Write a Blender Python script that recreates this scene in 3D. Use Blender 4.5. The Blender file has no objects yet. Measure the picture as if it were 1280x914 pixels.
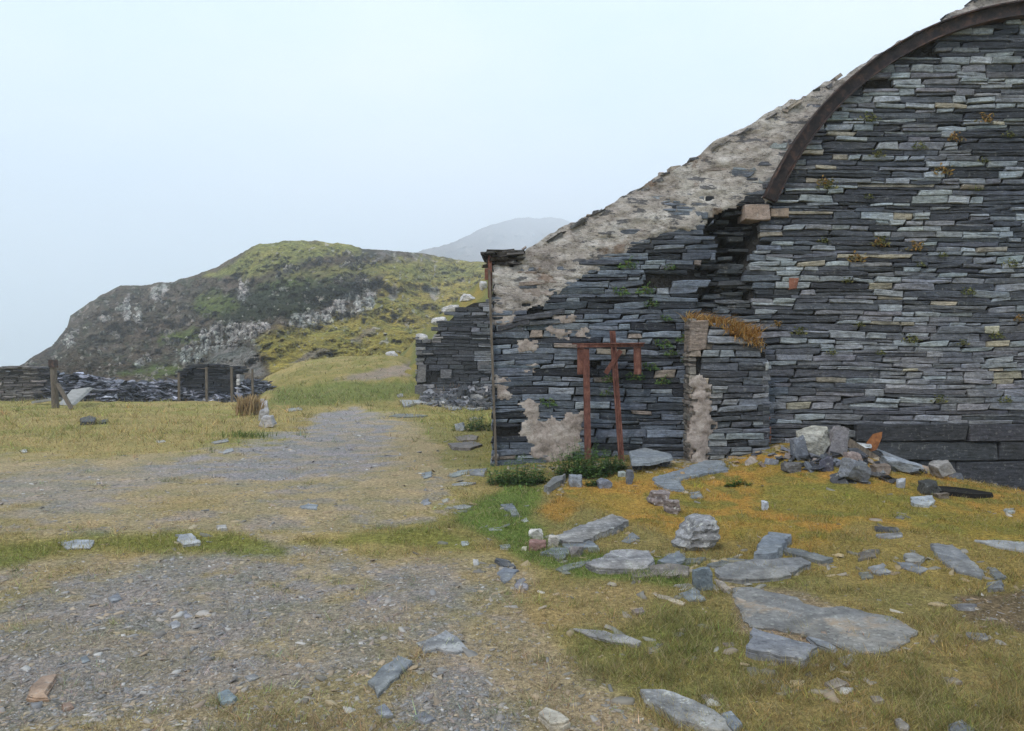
import bpy, bmesh, math, random
import numpy as np
from mathutils import Vector, Matrix, Euler, noise as mnoise

random.seed(7)
RNG = np.random.default_rng(11)
S = bpy.context.scene
COL = S.collection
F, CX, CY, CH = 960.0, 640.0, 457.0, 1.6      # focal length and centre of the photograph in pixels, eye height
WY = 12.0                                      # distance of the gable wall

# ------------------------------------------------------------------ noise
def _h(ix, iy, s):
    n = (ix.astype(np.int64) * 374761393 + iy.astype(np.int64) * 668265263 + s * 1442695041) & 0xFFFFFFFF
    n = ((n ^ (n >> 13)) * 1274126177) & 0xFFFFFFFF
    n = ((n ^ (n >> 16)) * 2246822519) & 0xFFFFFFFF
    return ((n ^ (n >> 15)) & 0xFFFFFF) / float(0xFFFFFF)
def vn(x, y, s=0):
    x = np.asarray(x, float); y = np.asarray(y, float)
    ix = np.floor(x); iy = np.floor(y); fx = x - ix; fy = y - iy
    fx = fx * fx * (3 - 2 * fx); fy = fy * fy * (3 - 2 * fy)
    a = _h(ix, iy, s); b = _h(ix + 1, iy, s); c = _h(ix, iy + 1, s); d = _h(ix + 1, iy + 1, s)
    return (a * (1 - fx) + b * fx) * (1 - fy) + (c * (1 - fx) + d * fx) * fy
def fbm(x, y, s=0, o=4, g=.5):                 # about -1 .. 1
    t = 0; a = 1; n = 0
    x = np.asarray(x, float); y = np.asarray(y, float)
    for i in range(o):
        t = t + a * (vn(x, y, s + i * 17) * 2 - 1); n += a; a *= g
        x = x * 2.03 + 5.1; y = y * 2.03 + 3.7
    return t / n * 1.5
def sst(a, b, x):
    t = np.clip((np.asarray(x, float) - a) / (b - a), 0, 1)
    return t * t * (3 - 2 * t)
def sdpoly(px, py, poly):                      # signed distance, positive inside
    px = np.asarray(px, float); py = np.asarray(py, float)
    d = np.full(px.shape, 1e9); ins = np.zeros(px.shape, bool)
    n = len(poly)
    for i in range(n):
        x0, y0 = poly[i]; x1, y1 = poly[(i + 1) % n]
        ex, ey = x1 - x0, y1 - y0
        t = np.clip(((px - x0) * ex + (py - y0) * ey) / (ex * ex + ey * ey + 1e-9), 0, 1)
        d = np.minimum(d, (px - x0 - t * ex) ** 2 + (py - y0 - t * ey) ** 2)
        if y1 != y0:
            c = ((y0 > py) != (y1 > py)) & (px < (x1 - x0) * (py - y0) / (y1 - y0) + x0)
            ins ^= c
    d = np.sqrt(d)
    return np.where(ins, d, -d)

# ------------------------------------------------------------------ objects
def tag(o, label=None, cat=None, group=None, kind=None):
    if label: o['label'] = label
    if cat: o['category'] = cat
    if group: o['group'] = group
    if kind or label: o['kind'] = kind or 'thing'
    return o
def thing(name, label, cat, loc=(0, 0, 0), group=None):
    o = bpy.data.objects.new(name, None); COL.objects.link(o); o.location = loc
    o.empty_display_size = .2
    return tag(o, label, cat, group)
def link(name, me, mat=None, parent=None, smooth=False):
    o = bpy.data.objects.new(name, me); COL.objects.link(o)
    if mat: me.materials.append(mat)
    if parent:
        o.parent = parent
        o.matrix_parent_inverse = Matrix.Translation(parent.location).inverted()
    if smooth: me.polygons.foreach_set('use_smooth', [True] * len(me.polygons))
    return o
def npmesh(name, V, Fq, col=None, smooth=False):     # Fq: (n,k) array
    V = np.asarray(V, np.float32); Fq = np.asarray(Fq, np.int32); k = Fq.shape[1]; n = len(Fq)
    me = bpy.data.meshes.new(name)
    me.vertices.add(len(V)); me.vertices.foreach_set('co', V.ravel())
    me.loops.add(n * k); me.loops.foreach_set('vertex_index', Fq.ravel())
    me.polygons.add(n); me.polygons.foreach_set('loop_start', np.arange(0, n * k, k, dtype=np.int32))
    if smooth: me.polygons.foreach_set('use_smooth', np.ones(n, bool))
    me.update(calc_edges=True)
    if col is not None:
        setcol(me, col)
    return me
def setcol(me, col):
    col = np.asarray(col, np.float32)
    c4 = np.ones((len(col), 4), np.float32); c4[:, :col.shape[1]] = col
    a = me.color_attributes.new('Col', 'FLOAT_COLOR', 'POINT'); a.data.foreach_set('color', c4.ravel())
class MB:                                            # loose polygon collector with a colour per vertex
    def __init__(s): s.v = []; s.f = []; s.c = []
    def add(s, vs, fs, c):
        b = len(s.v); s.v += [tuple(p) for p in vs]; s.f += [tuple(i + b for i in f) for f in fs]
        s.c += [tuple(c)] * len(vs)
    def build(s, name, mat, parent=None, smooth=False):
        me = bpy.data.meshes.new(name); me.from_pydata(s.v, [], s.f); me.update()
        setcol(me, s.c)
        return link(name, me, mat, parent, smooth)

# ------------------------------------------------------------------ materials
def mat(name): 
    m = bpy.data.materials.new(name); m.use_nodes = True
    nt = m.node_tree; nt.nodes.clear()
    out = nt.nodes.new('ShaderNodeOutputMaterial'); b = nt.nodes.new('ShaderNodeBsdfPrincipled')
    nt.links.new(b.outputs[0], out.inputs[0])
    b.inputs['Roughness'].default_value = .8; b.inputs['Specular IOR Level'].default_value = .3
    return m, nt, b
def N(nt, t, **kw):
    n = nt.nodes.new(t)
    for k, v in kw.items():
        if k.startswith('i_'): n.inputs[k[2:].replace('_', ' ')].default_value = v
        else: setattr(n, k, v)
    return n
def noise_n(nt, scale, detail=5, rough=.55, stretch=(1, 1, 1), src='Object'):
    tc = N(nt, 'ShaderNodeTexCoord'); mp = N(nt, 'ShaderNodeMapping')
    mp.inputs['Scale'].default_value = stretch
    nt.links.new(tc.outputs[src], mp.inputs[0])
    n = N(nt, 'ShaderNodeTexNoise'); n.inputs['Scale'].default_value = scale
    n.inputs['Detail'].default_value = detail; n.inputs['Roughness'].default_value = rough
    nt.links.new(mp.outputs[0], n.inputs['Vector'])
    return n
def ramp(nt, src, stops):
    r = N(nt, 'ShaderNodeValToRGB'); e = r.color_ramp.elements
    while len(e) < len(stops): e.new(.5)
    for i, (p, c) in enumerate(stops):
        e[i].position = p; e[i].color = (c if len(c) == 4 else (*c, 1)) if not isinstance(c, (int, float)) else (c, c, c, 1)
    nt.links.new(src, r.inputs[0]); return r
def mix(nt, a, b, fac, mode='MIX'):
    m = N(nt, 'ShaderNodeMix', data_type='RGBA', blend_type=mode)
    for sock, v in ((m.inputs[6], a), (m.inputs[7], b), (m.inputs[0], fac)):
        if hasattr(v, 'is_output'): nt.links.new(v, sock)
        elif isinstance(v, (int, float)): sock.default_value = v
        else: sock.default_value = (*v, 1)
    return m.outputs[2]
def bump(nt, b, h, strength=.5, dist=.02, prev=None):
    n = N(nt, 'ShaderNodeBump'); n.inputs['Strength'].default_value = strength; n.inputs['Distance'].default_value = dist
    nt.links.new(h, n.inputs['Height'])
    if prev: nt.links.new(prev.outputs[0], n.inputs['Normal'])
    nt.links.new(n.outputs[0], b.inputs['Normal']); return n
def attr(nt):
    return N(nt, 'ShaderNodeVertexColor', layer_name='Col').outputs[0]

def stone_mat(name, streak=(1.2, 1.2, 9), lichen=.5, spots=0., bs=1., cs=1., gloss=.62, lich_col=(.46, .46, .42), dirt=0.):
    m, nt, b = mat(name)
    a = attr(nt)
    n1 = noise_n(nt, 3.2, 8, .68, streak)
    c = mix(nt, a, ramp(nt, n1.outputs[0], [(.3, 1 - .6 * cs), (.5, 1.), (.7, 1 + .6 * cs)]).outputs[0], 1, 'MULTIPLY')
    n2 = noise_n(nt, 1.1, 4, .6)
    c = mix(nt, c, ramp(nt, n2.outputs[0], [(.35, (.84, .86, .92)), (.65, (1.12, 1.06, .98))]).outputs[0], .8, 'MULTIPLY')
    n6 = noise_n(nt, 13, 7, .75, (1, 1, 1.5))
    c = mix(nt, c, ramp(nt, n6.outputs[0], [(.32, .5), (.5, 1.), (.68, 1.5)]).outputs[0], .85, 'MULTIPLY')
    if dirt:
        n7 = noise_n(nt, 2.6, 6, .7)
        c = mix(nt, c, (.33, .245, .165), mix_f(nt, ramp(nt, n7.outputs[0], [(.54, 0), (.64, 1)]).outputs[0], dirt))
    n3 = noise_n(nt, 17, 6, .7)
    c = mix(nt, c, lich_col, mix_f(nt, ramp(nt, n3.outputs[0], [(.585, 0), (.635, 1)]).outputs[0], lichen))
    vo = N(nt, 'ShaderNodeTexVoronoi'); vo.inputs['Scale'].default_value = 16; tc = N(nt, 'ShaderNodeTexCoord'); nt.links.new(tc.outputs['Object'], vo.inputs['Vector'])
    c = mix(nt, c, (.5, .5, .47), mix_f(nt, ramp(nt, vo.outputs[0], [(.13, 1), (.2, 0)]).outputs[0], spots))
    n4 = noise_n(nt, 34, 4, .7, (1, 1, 1.6))
    c = mix(nt, c, (.03, .03, .032), mix_f(nt, ramp(nt, n4.outputs[0], [(.56, 0), (.66, 1)]).outputs[0], .6))
    nt.links.new(c, b.inputs['Base Color']); b.inputs['Roughness'].default_value = gloss; b.inputs['Specular IOR Level'].default_value = .2
    bp = bump(nt, b, n1.outputs[0], .8 * bs, .03 * bs)
    bp = bump(nt, b, n6.outputs[0], .6, .02 * bs, bp)
    bump(nt, b, n4.outputs[0], .6, .012 * bs, bp)
    return m
def mix_f(nt, src, f):
    mm = N(nt, 'ShaderNodeMath', operation='MULTIPLY'); nt.links.new(src, mm.inputs[0]); mm.inputs[1].default_value = f
    return mm.outputs[0]

M = {}
M['wallstone'] = stone_mat('slate_walling', lichen=.22)
M['slab'] = stone_mat('loose_slate', (1.3, 1.3, 2.5), .4, bs=.45, cs=.4)
M['sunken'] = stone_mat('sunken_slate', (1.3, 1.3, 2.5), .5, .35, .6, .6, dirt=.85)
M['lichened'] = stone_mat('lichened_slate', (1.5, 1.5, 4), .9, .5, .8, lich_col=(.5, .5, .46))
M['rubble'] = stone_mat('slate_rubble', (1, 1, 2), .3)

m, nt, b = mat('shaded_core_mortar'); M['core'] = m
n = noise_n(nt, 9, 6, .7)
nt.links.new(ramp(nt, n.outputs[0], [(.3, (.008, .008, .008)), (.7, (.035, .031, .028))]).outputs[0], b.inputs['Base Color'])  # mortar taken down to near black to carry the shade inside the hole
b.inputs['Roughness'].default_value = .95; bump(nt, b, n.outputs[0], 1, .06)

m, nt, b = mat('lime_plaster'); M['plaster'] = m
n1 = noise_n(nt, 1.7, 8, .7, (1, 1, 1.6)); n2 = noise_n(nt, 8, 8, .75, (1, 1, 1.6)); n3 = noise_n(nt, 3.2, 5, .62, (1, 1, 3.4)); n4 = noise_n(nt, 17, 6, .72, (1, 1, 2.6))
c = ramp(nt, n1.outputs[0], [(.32, (.33, .285, .26)), (.48, (.53, .475, .435)), (.64, (.70, .66, .62))]).outputs[0]
c = mix(nt, c, ramp(nt, n2.outputs[0], [(.33, .4), (.46, .9), (.66, 1.25)]).outputs[0], 1., 'MULTIPLY')
c = mix(nt, c, (.115, .12, .135), mix_f(nt, ramp(nt, n3.outputs[0], [(.585, 0), (.605, 1)]).outputs[0], .85))
n5 = noise_n(nt, 1.3, 4, .6); n5.inputs['Scale'].default_value = 1.9
c = mix(nt, c, (.25, .15, .09), mix_f(nt, ramp(nt, n5.outputs[0], [(.64, 0), (.69, 1)]).outputs[0], .6))
tc = N(nt, 'ShaderNodeTexCoord'); mp = N(nt, 'ShaderNodeMapping'); mp.inputs['Scale'].default_value = (1, 1, 2.2); nt.links.new(tc.outputs['Object'], mp.inputs[0])
dm = N(nt, 'ShaderNodeMix', data_type='VECTOR'); dm.inputs[0].default_value = .16; nt.links.new(mp.outputs[0], dm.inputs[4]); nt.links.new(n2.outputs['Color'], dm.inputs[5])
vo = N(nt, 'ShaderNodeTexVoronoi', feature='DISTANCE_TO_EDGE'); vo.inputs['Scale'].default_value = 1.7; nt.links.new(dm.outputs[1], vo.inputs['Vector'])
c = mix(nt, c, (.05, .045, .045), mix_f(nt, ramp(nt, vo.outputs[0], [(.0, 1), (.018, 0)]).outputs[0], .4))
c = mix(nt, c, (.05, .045, .042), mix_f(nt, ramp(nt, n4.outputs[0], [(.575, 0), (.66, 1)]).outputs[0], .9))
nt.links.new(c, b.inputs['Base Color']); b.inputs['Roughness'].default_value = .92
bp = bump(nt, b, n2.outputs[0], 1, .06); bump(nt, b, n4.outputs[0], .9, .02, bp)

m, nt, b = mat('rusted_iron'); M['rust'] = m
n1 = noise_n(nt, 9, 9, .85, (1, 1, .5))
nt.links.new(ramp(nt, n1.outputs[0], [(.32, (.03, .012, .011)), (.5, (.135, .052, .038)), (.68, (.30, .15, .11))]).outputs[0], b.inputs['Base Color'])
b.inputs['Roughness'].default_value = .85; bump(nt, b, n1.outputs[0], .8, .01)
m, nt, b = mat('black_rusted_rib'); M['rib'] = m
n1 = noise_n(nt, 7, 6, .7)
nt.links.new(ramp(nt, n1.outputs[0], [(.35, (.014, .012, .013)), (.52, (.045, .03, .028)), (.66, (.13, .07, .05))]).outputs[0], b.inputs['Base Color'])
b.inputs['Roughness'].default_value = .6; bump(nt, b, n1.outputs[0], .5, .01)
m, nt, b = mat('orange_rust_sheet'); M['orange_rust'] = m
n1 = noise_n(nt, 12, 6, .7)
nt.links.new(ramp(nt, n1.outputs[0], [(.3, (.12, .04, .015)), (.7, (.36, .15, .05))]).outputs[0], b.inputs['Base Color']); bump(nt, b, n1.outputs[0], .5, .01)

m, nt, b = mat('weathered_wood'); M['wood'] = m
n1 = noise_n(nt, 6, 8, .7, (6, 6, .8))
nt.links.new(ramp(nt, n1.outputs[0], [(.3, (.05, .04, .032)), (.6, (.17, .14, .11)), (.8, (.3, .26, .22))]).outputs[0], b.inputs['Base Color']); bump(nt, b, n1.outputs[0], .8, .01)
b.inputs['Roughness'].default_value = .9
m, nt, b = mat('pale_concrete'); M['concrete'] = m
n1 = noise_n(nt, 5, 8, .7)
nt.links.new(ramp(nt, n1.outputs[0], [(.3, (.2, .195, .185)), (.7, (.36, .35, .33))]).outputs[0], b.inputs['Base Color']); bump(nt, b, n1.outputs[0], .5, .02)

def leaf_mat(name, trans=.35):
    m, nt, b = mat(name); a = attr(nt)
    nt.links.new(a, b.inputs['Base Color']); b.inputs['Roughness'].default_value = .7
    t = N(nt, 'ShaderNodeBsdfTranslucent'); nt.links.new(a, t.inputs[0])
    mx = N(nt, 'ShaderNodeMixShader'); mx.inputs[0].default_value = trans
    nt.links.new(b.outputs[0], mx.inputs[1]); nt.links.new(t.outputs[0], mx.inputs[2])
    nt.links.new(mx.outputs[0], nt.nodes['Material Output'].inputs[0]); return m
M['grass'] = leaf_mat('grass_blades'); M['leaf'] = leaf_mat('leaves', .25)

m, nt, b = mat('ground_cover'); M['ground'] = m
a = attr(nt)
n1 = noise_n(nt, 26, 8, .75); n2 = noise_n(nt, 1.6, 6, .65); n3 = noise_n(nt, 90, 4, .7)
c = mix(nt, a, ramp(nt, n1.outputs[0], [(.32, .35), (.5, .95), (.7, 1.75)]).outputs[0], 1, 'MULTIPLY')
c = mix(nt, c, ramp(nt, n2.outputs[0], [(.35, (.8, .85, .8)), (.65, (1.15, 1.08, 1.1))]).outputs[0], 1, 'MULTIPLY')
c = mix(nt, c, ramp(nt, n3.outputs[0], [(.3, .5), (.5, 1.), (.72, 1.6)]).outputs[0], .8, 'MULTIPLY')
nt.links.new(c, b.inputs['Base Color']); b.inputs['Roughness'].default_value = .95; b.inputs['Specular IOR Level'].default_value = .1
bp = bump(nt, b, n1.outputs[0], .8, .03); bump(nt, b, n3.outputs[0], .7, .01, bp)

m, nt, b = mat('hillside'); M['hill'] = m
a = attr(nt)
n1 = noise_n(nt, .55, 9, .72); n2 = noise_n(nt, .12, 6, .65)
c = mix(nt, a, ramp(nt, n1.outputs[0], [(.32, .35), (.5, .95), (.7, 1.8)]).outputs[0], 1, 'MULTIPLY')
c = mix(nt, c, ramp(nt, n2.outputs[0], [(.35, (.75, .85, .8)), (.65, (1.2, 1.1, 1.1))]).outputs[0], 1, 'MULTIPLY')
n5 = noise_n(nt, 2.6, 6, .75)
c = mix(nt, c, ramp(nt, n5.outputs[0], [(.33, .45), (.5, 1.), (.66, 1.6)]).outputs[0], .9, 'MULTIPLY')
nt.links.new(c, b.inputs['Base Color']); b.inputs['Roughness'].default_value = .95; b.inputs['Specular IOR Level'].default_value = .05
bump(nt, b, n1.outputs[0], 1, 1.4)

m, nt, b = mat('slate_chips'); M['chips'] = m
nt.links.new(attr(nt), b.inputs['Base Color']); b.inputs['Roughness'].default_value = .7

# ------------------------------------------------------------------ the terrain
WBX = [-4, -1.5, -.3, .4, .9, 1.5, 1.9, 2.5, 3.0, 3.5, 4.0, 4.6, 5.2, 5.75, 6.5, 7.25, 8, 10, 20]
WBZ = [0, 0, .0, .06, .10, .17, .22, .16, .15, .26, .37, .40, .27, .12, -.07, -.26, -.41, -.5, -.5]
def gz(X, Y, fine=True):
    X = np.asarray(X, float); Y = np.asarray(Y, float)
    r = np.hypot(X, Y); u = X / np.maximum(Y, 1)
    wz = np.interp(X, WBX, WBZ)
    z = wz * sst(8.2, 11.7, Y) * (1 - sst(16, 24, Y))
    # the grassy bank beside the track, with a kerb of stones along its left edge
    bu = u + .012 * fbm(Y * .35, Y * 0, 15, 3)
    bank = sst(28, 46, Y) * (1.35 + .5 * sst(-.32, -.2, u)) * sst(-.352, -.262, bu) + .26 * sst(24, 30, Y) * sst(-.338, -.318, u)
    z = z + bank * (1 - .75 * sst(-.15, -.06, u)) * (Y > 5) + .10 * fbm(X * 1.1, Y * .7, 16, 3) * sst(27, 32, Y) * sst(-.35, -.3, u)
    z = z + .055 * np.exp(-((Y - 7.25 + .25 * fbm(X * .8, X * 0, 3, 2)) / .28) ** 2) * sst(-.0, -.9, X - .4) * (r < 30)
    z = z - 42 * sst(52, 420, r)
    far = 1 - sst(40, 80, r)
    z = z + (.035 * fbm(X * .55, Y * .55, 5, 3) * sst(2, 5, r)) * (1 + 2 * sst(15, 30, r)) * far
    if fine: z = z + .012 * fbm(X * 4, Y * 4, 9, 3) * far
    return z
def W(px, py, Y):
    return np.array([(px - CX) / F * Y, Y, CH - (py - CY) / F * Y])
def at(px, py, dz=0.):                          # where the line of sight through a pixel meets the ground raised by dz
    u = (px - CX) / F; w = (py - CY) / F
    Y = np.geomspace(2, 60, 3000); z = CH - w * Y
    d = z - (gz(u * Y, Y, False) + dz)
    i = np.argmax(d <= 0)
    if d[i] > 0: i = len(Y) - 1
    y0, y1 = Y[max(i - 1, 0)], Y[i]; d0, d1 = d[max(i - 1, 0)], d[i]
    y = y0 + (y1 - y0) * (d0 / (d0 - d1) if d0 != d1 else 0)
    return np.array([u * y, y, CH - w * y])

# what grows where: colour, grass density, chip density, moss height (evaluated for positions on the ground)
def soft(px, py, poly, w=10, nz=None, na=14):
    d = sdpoly(px, py * 2.0, [(x, y * 2.0) for x, y in poly])
    if nz is not None: d = d + nz * na
    return sst(-w, w, d)
def cover(X, Y):
    Ys = np.maximum(Y, .8)
    px = CX + F * X / Ys
    py = CY + F * (CH - gz(X, Y, False)) / Ys
    py = np.where(Y < .8, 2200, np.minimum(py, 2200))
    n1 = fbm(X * .9, Y * .9, 21, 4); n2 = fbm(X * 3.1, Y * 3.1, 25, 4); n3 = fbm(X * .35, Y * .35, 29, 3)
    nn = n1 * .6 + n2 * .5
    sh = X.shape
    col = np.empty(sh + (3,)); col[:] = (.29, .235, .10)              # rough yellow pasture
    g = np.ones(sh); c = np.zeros(sh)
    def lay(m, rgb, gd=None, cd=None):
        nonlocal g, c
        mm = m[..., None]
        col[:] = col * (1 - mm) + np.array(rgb) * mm
        if gd is not None: g = g * (1 - m) + gd * m
        if cd is not None: c = c * (1 - m) + cd * m
    lay(sst(-.1, .7, n1 + n3) * .6, (.19, .20, .055))
    lay(sst(.2, .8, n2) * .4, (.35, .28, .12))
    # dry trodden ground
    lay(soft(px, py, [(-900, 575), (120, 572), (330, 560), (430, 515), (520, 525), (600, 545), (610, 585), (560, 610), (540, 640), (420, 668), (250, 668), (100, 672), (-900, 690)], 16, nn, 26) * .95, (.305, .25, .155), .28, .35)
    lay(soft(px, py, [(-900, 690), (250, 690), (560, 688), (640, 695), (700, 740), (700, 800), (760, 860), (860, 914), (1000, 1300), (1000, 2300), (-900, 2300)], 20, nn, 30) * .95, (.29, .235, .15), .28, .35)
    dryz = soft(px, py, [(-900, 600), (120, 590), (430, 600), (560, 590), (600, 610), (540, 660), (250, 668), (-900, 672)], 16, nn, 26)
    lay(dryz * sst(.05, .5, n2 + .3 * n1) * .8, (.25, .22, .19), .1, .8)
    # gravel
    gr1 = soft(px, py, [(190, 588), (300, 568), (370, 540), (410, 517), (445, 515), (490, 535), (505, 560), (480, 590), (420, 602), (330, 604), (235, 600)], 18, nn, 34)
    lay(gr1 * (.5 + .5 * sst(-.5, .3, n2 + n1 * .5)), (.235, .225, .235), .08, .9)
    lay(soft(px, py, [(-300, 605), (60, 590), (230, 585), (240, 603), (120, 622), (160, 640), (-300, 655)], 14, nn, 24) * .7, (.25, .23, .215), .08, .7)
    gr2 = soft(px, py, [(-900, 720), (100, 700), (330, 690), (560, 697), (620, 712), (630, 770), (600, 840), (640, 914), (700, 1300), (700, 2300), (-900, 2300)], 26, nn, 42)
    lay(gr2 * (.55 + .4 * sst(-.5, .5, n2 + n1)), (.24, .222, .21), .16, 1.)
    lay(gr2 * sst(.25, .8, fbm(X * 1.7, Y * 1.7, 41, 4)) * .75, (.30, .235, .11), .4, .3)
    worn = np.maximum(dryz, gr2) * (1 - gr1)
    lay(worn * sst(.18, .6, fbm(X * 1.1 + 7, Y * 1.4, 45, 4)) * .75, (.285, .225, .105), .7, .2)
    lay(worn * sst(.3, .7, fbm(X * 2.6 + 3, Y * 3.2, 47, 4)) * .6, (.34, .27, .15), .4, .3)
    # greens
    lay(soft(px, py, [(-900, 690), (0, 682), (90, 672), (200, 664), (300, 668), (350, 690), (200, 692), (100, 694), (0, 712), (-900, 740)], 13, nn, 20) * .9, (.165, .175, .042), 1.2, 0)
    lay(soft(px, py, [(380, 678), (440, 666), (560, 655), (620, 640), (600, 690), (480, 686)], 13, nn, 20) * .85, (.165, .17, .042), 1.2, 0)
    right = soft(px, py, [(560, 660), (590, 625), (600, 590), (640, 570), (1400, 540), (3000, 500), (3000, 2300), (1000, 2300), (900, 914), (790, 860), (690, 800), (665, 740), (680, 715), (600, 690)], 16, nn, 22)
    lay(right, (.225, .185, .072), 1., 0)
    lay(right * sst(.05, .6, n2) * .55, (.30, .23, .09), .7, .02)
    lay(right * sst(-.2, .6, n1) * .7, (.17, .165, .055), 1.2, 0)
    lay(soft(px, py, [(570, 650), (640, 600), (680, 610), (660, 650), (720, 690), (860, 700), (860, 735), (720, 720), (660, 705)], 10, nn, 14) * .95, (.115, .16, .038), 1.3, 0)
    lay(soft(px, py, [(690, 770), (900, 760), (960, 860), (900, 914), (800, 880), (720, 850)], 24, nn, 30) * .45, (.155, .165, .05), 1.2, 0)
    lay(soft(px, py, [(640, 735), (760, 725), (830, 740), (800, 780), (690, 790)], 16, nn, 24) * .75, (.30, .225, .11), .6, .1)
    lay(soft(px, py, [(900, 830), (1280, 790), (1900, 780), (1900, 2300), (900, 2300)], 24, nn, 36) * .65 * sst(-.3, .4, n2), (.27, .205, .085), .8, .08)
    # orange moss on the mound below the wall
    moss = soft(px, py, [(690, 618), (720, 600), (790, 592), (870, 580), (960, 553), (1010, 548), (1120, 575), (1290, 618), (2200, 640), (2200, 690), (1290, 695), (1190, 665), (1080, 655), (1000, 700), (940, 660), (870, 690), (820, 665), (760, 640)], 14, nn, 18)
    lay(soft(px, py, [(860, 660), (1000, 640), (1290, 660), (2000, 660), (2000, 760), (1290, 745), (1150, 740), (1050, 720), (900, 700)], 18, nn, 30) * .6, (.265, .195, .06), .9, 0)
    lay(moss, (.30, .20, .05), .9, 0)
    lay(moss * sst(0, .7, n2 + n1 * .6) * .7, (.22, .185, .045), 1., 0)
    lay(moss * sst(.02, .32, fbm(X * 2.6, Y * 2.6, 51, 5)) * .9, (.36, .205, .05), .8, 0)
    lay(moss * sst(.1, .4, fbm(X * 2.9, Y * 2.9, 53, 5)) * .75, (.17, .165, .045), 1.2, 0)
    lay(soft(px, py, [(940, 620), (1000, 600), (1130, 625), (1290, 655), (1290, 690), (1100, 650), (980, 645)], 10, nn, 18) * .6, (.18, .18, .045), 1.1, 0)
    lay(soft(px, py, [(670, 640), (700, 618), (730, 630), (700, 652)], 8, nn, 10) * .6, (.34, .17, .03), .7, 0)
    # bare soil
    lay(soft(px, py, [(1170, 745), (1300, 730), (1500, 760), (1300, 790), (1210, 775)], 10, nn, 22) * .85, (.13, .095, .065), .1, .4)
    lay(soft(px, py, [(910, 730), (1000, 740), (1080, 770), (1150, 790), (1090, 815), (990, 812), (925, 790)], 8, nn, 8) * .8, (.25, .19, .135), .1, .3)
    # the bank: bright green foot, straw above, trodden reddish tracks
    bank = soft(px, py, [(332, 505), (345, 470), (420, 447), (520, 445), (620, 440), (620, 520), (520, 515), (440, 505), (360, 515)], 6, nn, 6)
    lay(bank, (.225, .19, .07), 1., 0)
    lay(bank * sst(-.1, .5, n2) * .6, (.15, .16, .045), 1.2, 0)
    lay(bank * sst(.1, .6, n1) * .5, (.31, .25, .12), .8, 0)
    lay(soft(px, py, [(335, 505), (345, 485), (420, 478), (520, 478), (545, 490), (470, 502), (400, 508)], 6, nn, 7) * .8, (.125, .15, .042), 1.5, 0)
    lay(soft(px, py, [(420, 474), (470, 463), (520, 452), (560, 455), (540, 468), (470, 474)], 4, nn, 6) * .75, (.24, .19, .18), .2, .2)
    lay(soft(px, py, [(520, 525), (600, 512), (640, 530), (640, 600), (560, 590)], 12, nn, 16) * .6, (.18, .185, .045), 1., .1)
    far = sst(45, 90, np.hypot(X, Y))
    lay(far, (.12, .12, .06), 0, 0)
    behind = (Y < .8)
    col *= np.array([1.15, 1.13, 1.07])
    return col, np.where(behind, .2, g), np.where(behind, .3, c)

def build_ground():
    az = np.concatenate([np.linspace(-180, -42, 40)[:-1], np.linspace(-42, 42, 620), np.linspace(42, 180, 40)[1:]])
    r = np.concatenate([np.geomspace(.05, 2.6, 14)[:-1], np.geomspace(2.6, 60, 430), np.geomspace(60, 1800, 44)[1:]])
    A, R = np.meshgrid(np.radians(az), r)
    X = R * np.sin(A); Y = R * np.cos(A)
    Z = gz(X, Y)
    col, g, c = cover(X, Y)
    nr, na = X.shape
    i = np.arange(nr * na).reshape(nr, na)
    Fq = np.stack([i[:-1, :-1], i[1:, :-1], i[1:, 1:], i[:-1, 1:]], -1).reshape(-1, 4)[:, ::-1]
    me = npmesh('ground', np.stack([X, Y, Z], -1).reshape(-1, 3), Fq, col.reshape(-1, 3), True)
    tag(link('ground', me, M['ground']), 'trodden hillside ground of gravel, rough turf and orange moss', 'ground', kind='structure')

def scatter(n, seed, ymin=470, ymax=960, umax=.78):
    rs = np.random.default_rng(seed)
    py = rs.uniform(ymin, ymax, n); Y = F * CH / (py - CY)
    X = rs.uniform(-umax, umax, n) * Y
    keep = (Y < 60)
    # nothing grows inside the building
    keep &= ~((Y > 11.95) & (X > -.4) & (Y < 24))
    return X[keep], Y[keep], rs

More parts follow.
